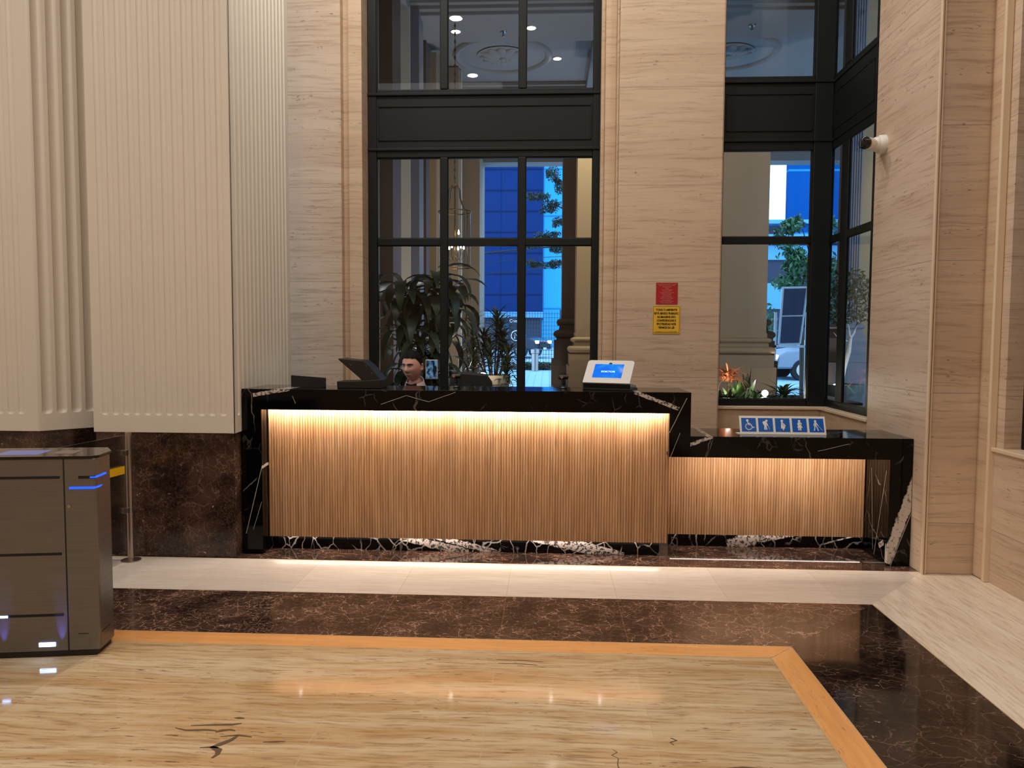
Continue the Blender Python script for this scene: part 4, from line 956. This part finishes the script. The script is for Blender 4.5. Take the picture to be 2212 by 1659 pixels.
# paired piers in the middle of the porch
def base_mould(name, x0, x1, y0, y1, prof, mat, par):
    bm = nbm(); rings = []
    for e, z in prof: rings.append([bm.verts.new(p) for p in ((x0-e, y0-e, z), (x1+e, y0-e, z), (x1+e, y1+e, z), (x0-e, y1+e, z))])
    for a, b in zip(rings, rings[1:]):
        for i in range(4): bm.faces.new((a[i], a[(i+1) % 4], b[(i+1) % 4], b[i]))
    bm.faces.new(rings[0]); bm.faces.new(rings[-1]); return mk(name, bm, mat, par)
def torus(e, r, z, n=7): return [(e+r*cos(a), z+r*sin(a)) for a in [(-pi/2+pi*i/(n-1)) for i in range(n)]]
c1 = empty('pillar_front', (0, 0, 0), kind='structure')
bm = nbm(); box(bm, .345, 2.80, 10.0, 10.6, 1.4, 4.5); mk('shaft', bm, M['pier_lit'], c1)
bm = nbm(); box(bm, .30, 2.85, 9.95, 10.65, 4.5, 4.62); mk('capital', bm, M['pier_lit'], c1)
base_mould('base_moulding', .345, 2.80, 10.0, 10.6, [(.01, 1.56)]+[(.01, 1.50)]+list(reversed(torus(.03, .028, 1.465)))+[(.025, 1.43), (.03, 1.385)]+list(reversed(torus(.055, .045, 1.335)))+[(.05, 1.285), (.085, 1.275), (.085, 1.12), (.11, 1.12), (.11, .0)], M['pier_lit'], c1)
c2 = empty('pillar_rear', (0, 0, 0), kind='structure')
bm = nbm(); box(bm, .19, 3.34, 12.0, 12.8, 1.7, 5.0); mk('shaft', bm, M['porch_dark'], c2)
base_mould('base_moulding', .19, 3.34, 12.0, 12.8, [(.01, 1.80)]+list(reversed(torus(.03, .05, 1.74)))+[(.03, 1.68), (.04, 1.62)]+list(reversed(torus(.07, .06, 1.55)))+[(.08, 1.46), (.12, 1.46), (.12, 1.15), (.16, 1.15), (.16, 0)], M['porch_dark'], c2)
# fluted pier and pale edge at the right
c3 = empty('pillar_fluted', (0, 0, 0), kind='structure')
bm = nbm(); pts = [(3.56, 9.7)]
for i in range(6):
    x = 3.58+i*.028
    pts += [(x, 9.5), (x+.009, 9.5), (x+.013, 9.515), (x+.022, 9.515), (x+.026, 9.5)]
pts += [(3.76, 9.5), (3.76, 9.7)]
prism(bm, pts, 1.6, 6.1); mk('shaft', bm, M['porch_grey'], c3)
base_mould('base_moulding', 3.56, 3.78, 9.5, 9.8, [(.01, 1.70)]+list(reversed(torus(.02, .03, 1.64)))+[(.03, 1.58), (.06, 1.5), (.06, 1.2), (.09, 1.2), (.09, 0)], M['porch_grey'], c3)
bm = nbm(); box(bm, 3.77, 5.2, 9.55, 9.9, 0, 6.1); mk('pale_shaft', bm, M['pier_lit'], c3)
bm = nbm(); box(bm, 3.9, 4.1, -4.7, 6.6, 0, 6.3); box(bm, 3.2, 4.1, -4.7, 7.05, 6.2, 6.35); box(bm, 3.2, 4.1, 6.5, 6.6, 0, 6.2); struct('sky_block_right', bm, M['porch_dark'])  # added wall and roof keeping sky light out of the right window
struct('wall_porch_right', bx(8.6, 9, 7.0, 15.9, 0, 6.1), M['porch_wall'])

# ---- hanging lantern
ln = empty('hanging_lantern', (-1.375, 11.0, 0), 'brass framed glass lantern hanging on a chain, lit candle bulbs inside', 'lantern')
bm = nbm(); tube(bm, [(0, 0, 3.70), (0, 0, 5.96)], .006, 6)
for i in range(40):
    z = 3.72+i*.056; ell(bm, (0, 0, z), (.016 if i % 2 else .006, .006 if i % 2 else .016, .030), 6, 6)
mk('chain', bm, M['brass'], ln)
bm = nbm()
for i in range(4):
    a = pi/4+i*pi/2; c, s_ = cos(a), sin(a)
    tube(bm, [(0, 0, 3.62), (c*.06, s_*.06, 3.66), (c*.10, s_*.10, 3.60), (c*.11, s_*.11, 3.48), (c*.16, s_*.16, 3.38), (c*.235, s_*.235, 3.29)], .008, 6)
    tube(bm, [(c*.235, s_*.235, 3.29), (c*.235, s_*.235, 2.50)], .009, 6)
for z in (3.29, 2.50):
    tube(bm, [(.235*cos(2*pi*i/24), .235*sin(2*pi*i/24), z) for i in range(25)], .010, 6)
tube(bm, [(0, 0, 3.66), (0, 0, 2.72)], .010, 8)
for i in range(6):
    a = 2*pi*i/6+.3; tube(bm, [(0, 0, 2.66), (cos(a)*.08, sin(a)*.08, 2.60), (cos(a)*.13, sin(a)*.13, 2.66)], .005, 6); tube(bm, [(cos(a)*.13, sin(a)*.13, 2.66), (cos(a)*.13, sin(a)*.13, 2.76)], .009, 6)
mk('frame', bm, M['brass'], ln)
bm = nbm(); lathe(bm, [(.228, 2.51), (.228, 3.28)], seg=24)
bmesh.ops.delete(bm, geom=[f for f in bm.faces if len(f.verts) > 4], context='FACES_ONLY'); mk('glass_shade', bm, M['glass'], ln, smooth=True)
for i in range(6):
    a = 2*pi*i/6+.3; bm = nbm(); lathe(bm, [(.002, 0), (.013, .012), (.010, .03), (.002, .06)], cos(a)*.13, sin(a)*.13, 10)
    for v in bm.verts: v.co.z += 2.76
    mk('bulb', bm, M['bulb'], ln, smooth=True)
bm = nbm(); lathe(bm, [(.002, 0), (.014, .014), (.010, .03), (.002, .07)], .06, -.05, 10)
for v in bm.verts: v.co.z += 2.96
mk('bulb', bm, M['bulb'], ln, smooth=True)

# ------------------------------------------------------------------ plants
rnd = random.Random(11)
def blade(bm, base, az, L, w, up, droop, seg=6, twist=0., tipw=.08, fold=.25):
    """arched strap leaf"""
    d = Vector((cos(az), sin(az), 0)); p = Vector(base); el = up; prev = None; n = Vector((-d.y, d.x, 0))
    for i in range(seg+1):
        t = i/seg; ww = w*(sin(pi*min(1, t*.92+.10))**.75)*(1 if t < .9 else .6)
        if i == seg: ww = w*tipw
        n2 = (n*cos(twist*t)+Vector((0, 0, 1))*sin(twist*t))
        c = p-Vector((0, 0, ww*fold))
        ring = [bm.verts.new(p+n2*ww), bm.verts.new(c), bm.verts.new(p-n2*ww)]
        if prev:
            bm.faces.new((prev[0], prev[1], ring[1], ring[0])); bm.faces.new((prev[1], prev[2], ring[2], ring[1]))
        prev = ring
        el -= droop/seg; p = p+(d*cos(el)+Vector((0, 0, 1))*sin(el))*(L/seg)
def pot(k, r, h, mat, z=0, taper=.75):
    bm = nbm(); lathe(bm, [(r*taper, z), (r, z+h*.9), (r*1.08, z+h*.9), (r*1.08, z+h), (r*.94, z+h), (r*.93, z+h*.93)], seg=28); mk('pot', bm, mat, k, smooth=True)
    bm = nbm(); lathe(bm, [(.001, z+h*.90), (r*.95, z+h*.90), (r*.95, z+h*.93), (.001, z+h*.94)], seg=20); mk('soil', bm, M['soil'], k)
# large corn plant: several stems with broad drooping leaves
k = empty('corn_plant', (-1.38, 8.05, 0), 'tall dark corn plant with broad drooping leaves behind the left window', 'plant', 'potted plants on the porch')
pot(k, .30, .62, M['pot'])
for (dx, dy, zt, nl, r) in ((-.19, 0, 2.06, 15, 1), (-.20, .1, 1.62, 12, 1), (-.05, .12, 1.88, 16, 1), (.03, -.05, 1.46, 14, 1), (.17, .0, 2.12, 15, 1), (.20, .1, 1.72, 14, 1), (.32, .05, 1.98, 9, 1), (-.08, -.1, 1.15, 13, 1), (.16, -.12, 1.22, 13, 1)):
    bm = nbm(); tube(bm, [(dx*.4, dy, .55), (dx*.8, dy, 1.1), (dx, dy, zt)], [.022, .018, .012], 8); mk('stem', bm, M['bark'], k, smooth=True)
    bm = nbm()
    nl = int(nl*1.35)
    for i in range(nl):
        a = i*2.4+rnd.random()*.5; t = i/nl
        blade(bm, (dx, dy, zt-.30*t), a, rnd.uniform(.44, .66), rnd.uniform(.045, .068), radians(rnd.uniform(50, 78)-t*22), radians(rnd.uniform(125, 165)), 8, rnd.uniform(-.3, .3))
    mk('foliage', bm, M['leaf_dark'], k, smooth=True)
# spiky dracaena in a sand pot with a spotlight at its foot
k = empty('spiky_dracaena', (-.66, 8.95, 0), 'bushy narrow-leaved dracaena in a sand coloured pot, middle pane of left window', 'plant', 'potted plants on the porch')
pot(k, .185, 1.045, M['pot'], taper=.6)
for (dx, dy, zt) in ((.04, 0, 1.74), (-.25, .03, 1.66), (-.12, .06, 1.50), (.10, .04, 1.48), (-.04, -.02, 1.40), (.17, -.03, 1.33), (.16, -.06, 1.19), (.08, .07, 1.62), (-.24, .05, 1.30)):
    bm = nbm(); tube(bm, [(dx*.3, dy, 1.0), (dx, dy, zt)], [.012, .008], 6); mk('stem', bm, M['bark'], k)
    bm = nbm()
    for i in range(60):
        a = i*2.4; t = i/60
        blade(bm, (dx, dy, zt-.34*t), a, rnd.uniform(.18, .29), .014, radians(82-t*50), radians(rnd.uniform(50, 105)), 5)
    mk('foliage', bm, M['leaf_dark'], k, smooth=True)
bm = nbm()
for i in range(60): blade(bm, (-.24+rnd.uniform(-.1, .1), rnd.uniform(-.08, .08), rnd.uniform(1.12, 1.42)), rnd.uniform(0, 6.3), .18, .008, radians(rnd.uniform(20, 80)), radians(70), 5)
mk('red_foliage', bm, M['leaf_red'], k, smooth=True)
k = empty('pot_spotlight', (-.745, 8.50, 0), 'small lit spotlight at the foot of the spiky dracaena', 'spotlight')
bm = nbm(); tube(bm, [(0, .02, 0), (0, .02, 1.02)], .012, 8); mk('stake', bm, M['black_plastic'], k)
bm = nbm(); tube(bm, [(0, .03, 1.00), (0, .01, 1.04), (0, 0, 1.075)], [.02, .032, .036], 14); mk('housing', bm, M['black_plastic'], k)
bm = nbm(); ell(bm, (0, -.002, 1.080), (.032, .032, .010), 12, 8); mk('lens', bm, M['flood_lens'], k)
l = light('pot_lamp', 'POINT', (-.745, 8.47, 1.13), 5, (1, .92, .8), .03)
# planter bed under the right window
bm = nbm(); box(bm, 1.1, 3.0, 7.25, 8.3, 0, .86); struct('trim_11', bm, M['porch_wall'])
bm = nbm(); box(bm, 1.15, 2.95, 7.28, 8.25, .86, .885); struct('trim_12', bm, M['soil'])
k = empty('orange_bromeliad', (1.79, 7.66, .88), 'orange spiky bromeliad lit from below at the lower left of the right window', 'plant', 'plants in the window bed')
bm = nbm()
for i in range(110): blade(bm, (rnd.uniform(-.05, .05)-.01, rnd.uniform(-.03, .03), .17+rnd.uniform(0, .09)), i*2.4, rnd.uniform(.15, .27), .008, radians(rnd.uniform(35, 88)), radians(rnd.uniform(70, 130)), 6)
mk('leaves', bm, M['leaf_orange'], k, smooth=True)
bm = nbm(); tube(bm, [(0, 0, 0), (0, 0, .16)], .02, 8); mk('stem', bm, M['bark'], k)
def bedplant(name, x, y, n, L, w, mat, lab, up=(40, 85), droop=60, z=.885):
    k = empty(name, (x, y, z), lab, 'plant', 'plants in the window bed'); bm = nbm()
    for i in range(n): blade(bm, (rnd.uniform(-.02, .02), rnd.uniform(-.02, .02), 0), i*2.4+rnd.random(), L*rnd.uniform(.75, 1.1), w, radians(rnd.uniform(*up)), radians(droop*rnd.uniform(.5, 1.3)), 5)
    mk('leaves', bm, mat, k, smooth=True)
bedplant('hosta', 1.66, 7.50, 16, .18, .022, M['leaf_dark'], 'low dark strap-leaved plant in the window bed, furthest left')
bedplant('hosta', 1.86, 7.55, 18, .21, .022, M['leaf_mid'], 'glossy strap-leaved plant in the window bed under the orange bromeliad', (50, 88), 30)
bedplant('hosta', 1.97, 7.66, 15, .24, .024, M['leaf_dark'], 'upright dark strap-leaved plant left of the floodlight', (60, 88), 15)
bedplant('hosta', 1.76, 7.46, 16, .15, .018, M['leaf_dark'], 'low dark leafy plant at the front of the window bed below the bromeliad')
bedplant('hosta', 2.00, 7.48, 14, .13, .016, M['leaf_mid'], 'low leafy plant at the front of the window bed just left of the floodlight')
bedplant('small_fern', 2.42, 7.95, 44, .27, .016, M['leaf_mid'], 'pale green fern right of the floodlight in the window bed', (35, 80), 90)
bedplant('small_fern', 2.62, 7.75, 22, .17, .012, M['leaf_dark'], 'small dark fern at the far right of the window bed', (35, 80), 90)
bedplant('small_fern', 2.22, 8.15, 18, .15, .012, M['leaf_dark'], 'small dark fern just behind the floodlight', (35, 80), 90)
k = empty('snake_plant', (2.05, 7.95, .885), 'single tall dark snake plant leaf standing in the window bed', 'plant', 'plants in the window bed')
bm = nbm()
for i in range(4): blade(bm, (rnd.uniform(-.02, .02), 0, 0), i*1.6, .30-.05*i, .028, radians(88-2*i), radians(4), 5)
mk('leaves', bm, M['leaf_dark'], k, smooth=True)
k = empty('floodlight', (2.13, 7.62, .885), 'small bright floodlight on the window bed below the grey pier', 'floodlight')
bm = nbm(); box(bm, -.04, .04, -.01, .03, 0, .012); tube(bm, [(0, .01, 0), (0, .01, .04)], .008, 6); mk('bracket', bm, M['black_plastic'], k)
bm = nbm(); tube(bm, [(0, .03, .062), (0, -.02, .062), (0, -.025, .062)], [.024, .036, .036], 16); mk('housing', bm, M['metal'], k)
bm = nbm(); ell(bm, (0, -.024, .062), (.031, .006, .031), 14, 8); mk('lens', bm, M['flood_lens'], k)
light('bed_lamp', 'POINT', (2.09, 7.52, .97), 3.5, (1, .93, .82), .03)
light('bed_lamp', 'POINT', (1.74, 7.44, 1.0), 4.5, (1, .88, .72), .03)
# potted tree with pale trunk at the right
k = empty('potted_tree', (3.30, 8.75, 0), 'small potted tree with pale crooked trunk lit from below, side window', 'tree')
pot(k, .22, .98, M['pot_grey'], taper=.7)
tr = [(-.02, 0, .95), (.02, 0, 1.15), (.07, 0, 1.35), (.085, 0, 1.50)]
bm = nbm(); tube(bm, tr, [.036, .030, .026, .020], 10); tube(bm, [(.085, 0, 1.50), (.13, .02, 1.56), (.17, .02, 1.68), (.16, 0, 1.9), (.10, 0, 2.15)], [.016, .016, .014, .010, .005], 8)
tube(bm, [(.085, 0, 1.50), (.06, -.02, 1.60), (.02, -.03, 1.75), (.05, 0, 2.0)], [.012, .008, .006, .004], 6); tube(bm, [(.07, 0, 1.46), (-.06, 0, 1.51), (-.10, 0, 1.56)], [.006, .004, .002], 6); mk('trunk', bm, M['bark_pale'], k, smooth=True)
def leafball(bm, c, r, n, s, rn=rnd):
    for i in range(n):
        d = Vector((rn.gauss(0, 1), rn.gauss(0, 1), rn.gauss(0, 1))).normalized()*(rn.random()**.45)
        p = Vector(c)+Vector((d.x*r[0], d.y*r[1], d.z*r[2])); a = Vector((rn.gauss(0, 1), rn.gauss(0, 1), rn.gauss(0, 1))).normalized(); b = a.cross(Vector((rn.gauss(0, 1), rn.gauss(0, 1), rn.gauss(0, 1)))).normalized()
        q = s*rn.uniform(.6, 1.3)
        bm.faces.new([bm.verts.new(v) for v in (p-a*q, p-b*q*.42, p+a*q, p+b*q*.42)])
bm = nbm(); leafball(bm, (.05, 0, 2.02), (.34, .30, .26), 900, .030); leafball(bm, (-.03, 0, 1.72), (.20, .18, .07), 260, .026); leafball(bm, (.20, 0, 1.75), (.12, .12, .10), 120, .026); mk('foliage', bm, M['leaf_dark'], k)
bm = nbm()
for i in range(26): blade(bm, (-.05+rnd.uniform(-.08, .08), -.06, .93), i*2.4, .14, .008, radians(60), radians(70), 4)
mk('ground_leaves', bm, M['leaf_mid'], k)
k = empty('pot_spotlight', (3.19, 8.60, .89), 'small lit spotlight at the foot of the pale trunked tree', 'spotlight')
bm = nbm(); tube(bm, [(0, .06, .0), (0, .02, .06), (0, 0, .085)], [.012, .028, .034], 14); mk('housing', bm, M['black_plastic'], k)
bm = nbm(); ell(bm, (0, -.004, .090), (.030, .030, .010), 12, 8); mk('lens', bm, M['flood_lens'], k)
light('pot_lamp', 'POINT', (3.20, 8.55, 1.03), 4, (1, .95, .8), .03)

# ================================================================== STREET
bm = nbm()
quad(bm, (-14, 15.9, -.01), (30, 15.9, -.01), (30, 38, .62), (-14, 38, .62)); quad(bm, (-14, 38, .62), (60, 38, .62), (60, 70, .8), (-14, 70, .8))
bm2 = bmesh.ops.extrude_face_region(bm, geom=bm.faces[:])
for v in [q for q in bm2['geom'] if isinstance(q, bmesh.types.BMVert)]: v.co.z -= .2
struct('floor_street', bm, M['paving'])
struct('trim_13', bx(-14, 30, 29.3, 29.8, .35, .50), plain('kerb_stone', (.25, .27, .29), .7))
# far buildings
b1 = empty('slate_building', (-8.0, 60, 0), 'tall building clad in dark slate blue horizontal panels across the street', 'building', 'buildings across the street')
bm = nbm(); box(bm, -22, 7.38, 0, 8, 3.6, 40); mk('cladding', bm, M['blue_clad'], b1)
bm = nbm(); box(bm, -22, 7.46, -.2, 8.1, 3.15, 3.6); mk('ledge', bm, M['far_white'], b1)
bm = nbm(); box(bm, -22, 7.3, .6, 7.8, .5, 3.2); mk('ground_floor', bm, M['far_wall'], b1)
b2 = empty('pale_building', (2.0, 68.3, 0), 'pale blue panelled building right of the slate building', 'building', 'buildings across the street')
bm = nbm(); box(bm, -2.8, 7.5, 0, 8, .5, 44); mk('cladding', bm, M['pale_clad'], b2)
b3 = empty('glass_tower', (25, 60, 0), 'deep blue tower with thin pale lines seen through the right window', 'building', 'buildings across the street')
bm = nbm(); box(bm, -6.8, 25, 0, .6, 9.6, 40); mk('facade', bm, M['glass_tower'], b3)
bm = nbm(); box(bm, -14.0, 25, -.3, 10, 10.4, 10.7); box(bm, -9.2, 25, -.2, 9, 9.0, 9.6); mk('ledge', bm, M['far_white'], b3)
bm = nbm(); box(bm, -9.0, 24, .5, 9, .6, 9.4); mk('lower_wall', bm, M['far_wall'], b3)
bm = nbm(); box(bm, -8.8, 24, .3, .5, 7.7, 8.8); box(bm, -8.8, -6.5, .3, .5, 3.9, 5.9); mk('white_band', bm, M['far_white'], b3)
# power lines
for i, (z0, z1) in enumerate(((5.15, 5.85), (4.75, 4.85), (4.30, 4.50))):
    k = empty('power_line', (0, 31, 0), ['thick black overhead cable crossing in front of the slate building', 'thin level overhead wire under the thick cable', 'thin rising overhead wire, lowest of the three'][i], 'cable', 'overhead wires above the street')
    bm = nbm(); tube(bm, [(-9, 0, z0-.5), (-2.6, 0, z0-.2), (-.6, 0, z0), (1.5, 0, z0+.12), (7.9, 0, z1+.1)], [.035, .012, .012][i], 6); mk('wire', bm, M['cable'], k)
for x, lab in ((-9.0, 'utility pole far left of the window view carrying the overhead wires'), (7.9, 'utility pole hidden behind the stone piers carrying the overhead wires')):
    k = empty('utility_pole', (x, 31, .3), lab, 'pole', 'poles carrying the overhead wires')
    bm = nbm(); tube(bm, [(0, 0, -.2), (0, 0, 6.2)], [.12, .09], 10); mk('shaft', bm, M['bark'], k)
# wire fence
k = empty('wire_fence', (0, 30, 0), 'tall wire mesh fence along the far pavement', 'fence')
bm = nbm()
x = -3.0
while x < 1.6: box(bm, x-.008, x+.008, -.006, .006, .45, 2.55); x += .11
z = .55
while z < 2.6: box(bm, -3.0, 1.6, -.006, .006, z-.007, z+.007); z += .16
mk('mesh', bm, M['fence'], k)
for x in (-2.9, -1.15, .42): bm = nbm(); box(bm, x-.035, x+.035, -.03, .04, .3, 2.62); mk('post', bm, M['fence'], k)
k = empty('clipped_hedge', (-.45, 28, .3), 'low dark hedge on the far pavement in front of the parked car', 'hedge')
bm = nbm(); leafball(bm, (0, 0, .16), (1.2, .25, .17), 2600, .05); mk('foliage', bm, M['leaf_dark'], k)
# cars
def car(name, loc, rz, paint, lab, sc=1.0):
    k = empty(name, loc, lab, 'car', 'cars in the street', rz=rz)
    body = [(-2.25, .35), (-2.28, .75), (-2.15, .98), (-1.2, 1.05), (-.75, 1.10), (1.75, 1.08), (2.2, 1.02), (2.30, .70), (2.28, .35)]
    body = [(-2.28, .34), (-2.30, .72), (-2.2, .98), (-1.95, 1.06), (1.0, 1.04), (1.95, .92), (2.25, .76), (2.30, .36)]
    bm = nbm(); prism_axis(bm, body, -.88, .88, 'y'); mk('body', bm, paint, k, bevel=.07)
    roof = [(-2.0, 1.03), (-1.65, 1.46), (-.9, 1.60), (.05, 1.58), (.62, 1.32), (1.05, 1.03)]
    bm = nbm(); prism_axis(bm, roof, -.74, .74, 'y'); mk('cabin', bm, paint, k, bevel=.06)
    for s in (-1, 1):
        bm = nbm(); prism_axis(bm, [(-1.72, 1.08), (-1.48, 1.40), (-.55, 1.50), (-.55, 1.08)], s*.745, s*.755, 'y'); mk('side_window', bm, M['car_glass'], k)
        bm = nbm(); prism_axis(bm, [(-.47, 1.08), (-.47, 1.50), (.05, 1.48), (.52, 1.28), (.84, 1.08)], s*.745, s*.755, 'y'); mk('side_window', bm, M['car_glass'], k)
        bm = nbm(); box(bm, 2.20, 2.31, s*.72-.14, s*.72+.14, .66, .80); mk('headlight', bm, M['headlight'], k, bevel=.03)
        bm = nbm(); box(bm, -2.32, -2.24, s*.72-.12, s*.72+.12, .72, .88); mk('tail_light', bm, M['sign_red'], k)
        for x in (-1.45, 1.45):
            bm = nbm(); tube(bm, [(x, s*.70, .33), (x, s*.90, .33)], .33, 22); mk('wheel', bm, M['rubber'], k)
            bm = nbm(); tube(bm, [(x, s*.90, .33), (x, s*.915, .33)], .21, 16); mk('hubcap', bm, M['metal'], k)
    bm = nbm(); box(bm, 2.28, 2.33, -.45, .45, .48, .66); mk('grille', bm, M['dark_slot'], k)
    bm = nbm(); box(bm, 2.33, 2.335, -.2, .2, .38, .47); mk('number_plate', bm, M['sign_white'], k)
    return k
car('parked_car', (-2.35, 37.0, .60), radians(-24), M['car_paint'], 'dark car with lit headlight behind the wire fence, left window')
car('silver_car', (9.2, 25.0, .22), radians(186), M['car_paint_light'], 'bluish car beyond the poster frame, right window')
# bollards, street sign, bus shelter frame
k = empty('bollard', (-.52, 27.4, .32), 'short round steel bollard in front of the dark car', 'bollard')
bm = nbm(); lathe(bm, [(.13, 0), (.13, .62), (.16, .64), (.16, .78), (.02, .82)], seg=18); mk('post', bm, M['metal'], k, smooth=True)
k = empty('parking_sign', (-1.10, 26.0, .28), 'dark blue street board with white ring symbol beside the car', 'sign')
bm = nbm(); box(bm, -.30, .26, -.02, .02, 1.05, 1.95); mk('board', bm, plain('navy_board', (.01, .015, .03), .6), k)
bm = nbm(); tube(bm, [(0, 0, 0), (0, 0, 1.1)], .03, 8); mk('post', bm, M['fence'], k)
bm = nbm(); tube(bm, [(-.04+.17*cos(2*pi*i/24), -.035, 1.30+.17*sin(2*pi*i/24)) for i in range(25)], .018, 6); tube(bm, [(-.09, -.035, 1.20), (-.09, -.035, 1.40), (.02, -.035, 1.24), (.02, -.035, 1.42)], .016, 6); mk('ring_symbol', bm, M['sign_white'], k)
textobj('board_text', 'Compre', (-.02, -.03, 1.80), .15, M['sign_white'], k)
k = empty('poster_frame', (4.95, 16.0, 0), 'pale framed leaning sign panel with dark blue faces outside the right window', 'sign frame')
fr = [(-.15, 2.55), (.34, 2.56), (.22, 1.40), (-.21, 1.39)]
def ins(p, q, t): return (p[0]+(q[0]-p[0])*t, p[1]+(q[1]-p[1])*t)
bm = nbm()
for a, b in ((0, 1), (1, 2), (2, 3), (3, 0)): tube(bm, [(fr[a][0], 0, fr[a][1]), (fr[b][0], 0, fr[b][1])], .024, 6)
m1, m2 = ins(fr[0], fr[3], .50), ins(fr[1], fr[2], .50); tube(bm, [(m1[0], 0, m1[1]), (m2[0], 0, m2[1])], .016, 6)
mk('frame', bm, M['signframe'], k)
bm = nbm(); prism_axis(bm, fr, .0, .015, 'y'); mk('panel', bm, M['signface'], k)
bm = nbm(); box(bm, -.30, -.25, .03, .06, 0, 2.05); box(bm, .34, .39, .03, .06, 0, 2.05); box(bm, -.30, .39, .03, .06, 1.32, 1.37); mk('support', bm, M['signframe'], k)
# trees
def tree(name, loc, lab, trunk, balls, n, s, mat, limbs=()):
    k = empty(name, loc, lab, 'tree', 'trees along the street'); bm = nbm()
    tube(bm, trunk[0], trunk[1], 8)
    for L, r in limbs: tube(bm, L, r, 6)
    mk('trunk', bm, M['bark'], k, smooth=True); bm = nbm()
    for c, r, f in balls:
        leafball(bm, c, r, int(n*f*.7), s)
        for q in range(5): leafball(bm, (c[0]+rnd.uniform(-1, 1)*r[0]*1.1, c[1], c[2]+rnd.uniform(-1, .8)*r[2]*1.1), tuple(v*.42 for v in r), int(n*f*.11), s)
    mk('foliage', bm, mat, k)
    return k
tree('street_tree', (.75, 19.5, .1), 'leafy street tree with drooping sprays against the pale building', ([(.3, .3, 0), (.25, .2, 2.5), (.1, 0, 5.4)], [.10, .08, .03]),
     [((-.70, 0, 5.55), (.20, .2, .22), 1.0), ((-.52, 0, 5.2), (.16, .2, .20), .7), ((-1.0, 0, 4.98), (.28, .2, .10), .7), ((-.72, 0, 4.75), (.30, .2, .16), 1.0), ((-1.25, .1, 4.98), (.12, .2, .07), .3),
      ((-.55, 0, 4.35), (.18, .2, .12), .5), ((-.85, 0, 3.95), (.36, .2, .18), 1.5), ((-1.25, 0, 3.78), (.30, .2, .14), .9), ((-1.72, 0, 3.86), (.22, .2, .07), .35), ((-.55, 0, 3.72), (.2, .2, .2), .8), ((-.9, 0, 3.25), (.34, .2, .09), .8), ((-.6, 0, 3.3), (.2, .2, .1), .5), ((-1.2, 0, 3.3), (.2, .2, .08), .3)],
     520, .036, M['leaf_blue'], [([(.1, 0, 4.6), (-.5, 0, 5.3), (-.75, 0, 5.6)], [.03, .015, .005]), ([(.15, 0, 3.6), (-.8, 0, 3.8), (-1.75, 0, 3.85)], [.03, .02, .005]), ([(.1, 0, 4.3), (-.5, 0, 4.7), (-1.1, 0, 5.0)], [.03, .015, .005])])
bt = tree('broadleaf_tree', (4.55, 14.6, 0), 'broad-leaved tree filling the lower right window beside the pier', ([(.4, .5, 0), (.3, .3, 1.6), (.1, .1, 3.0)], [.05, .045, .02]),
     [((-.02, 0, 3.62), (.22, .3, .15), .9), ((-.25, 0, 3.25), (.12, .3, .25), .35), ((.05, 0, 2.95), (.24, .3, .32), 2.2), ((-.15, 0, 2.55), (.26, .3, .16), 1.0), ((.62, 0, 3.55), (.25, .3, .25), .9), ((.70, 0, 2.85), (.35, .3, .25), 1.0), ((.9, 0, 2.4), (.4, .3, .3), 1.0), ((-.30, .4, 1.75), (.14, .3, .45), 1.0), ((.7, .3, 2.0), (.3, .3, .3), .6)],
     210, .062, M['leaf_ivy'], [([(.2, .1, 2.2), (-.1, 0, 2.8), (-.1, 0, 3.6)], [.02, .012, .006]), ([(.2, .1, 2.4), (.3, 0, 3.1), (.05, 0, 3.9)], [.02, .012, .005]), ([(.2, .1, 2.3), (.5, 0, 2.9), (.6, 0, 3.7)], [.02, .012, .006])])
bt.scale = (1.267, 1.267, 1.267); bt.location = (5.765, 18.5, -.39)
tree('background_tree', (11.4, 33, .5), 'distant tree behind the broad-leaved tree, low in the right window', ([(0, 0, 0), (0, 0, 3)], [.12, .08]), [((0, 0, 3.2), (1.4, .8, 1.3), 3), ((1.5, 0, 2.6), (1.2, .8, 1.3), 2)], 400, .12, M['leaf_blue'])

# pieces of a part hang from that part
for top in [o for o in C.objects if not o.parent and o.get('category')]:
    kids = {}
    for c in sorted(top.children, key=lambda o: o.name): kids.setdefault(c.name.split('.')[0], []).append(c)
    for sub, par in (('pictogram_detail', 'pictogram'), ('pictogram', 'blue_square'), ('screen_text', 'screen'), ('sensor_notch', 'plate'), ('iris', 'eye'), ('lens', 'housing'), ('lens', 'body'), ('hubcap', 'wheel'), ('lens_face', 'housing'), ('card_reader', 'glass_top'), ('reader_label', 'glass_top'), ('border', 'plate'), ('soil', 'pot'), ('rivet', 'plate')):
        if sub == 'pictogram_detail' or sub not in kids or par not in kids: continue
        for i, c in enumerate(kids[sub]):
            if c.parent != top: continue
            p = kids[par][i] if len(kids[par]) == len(kids[sub]) else kids[par][0]
            c.parent = p
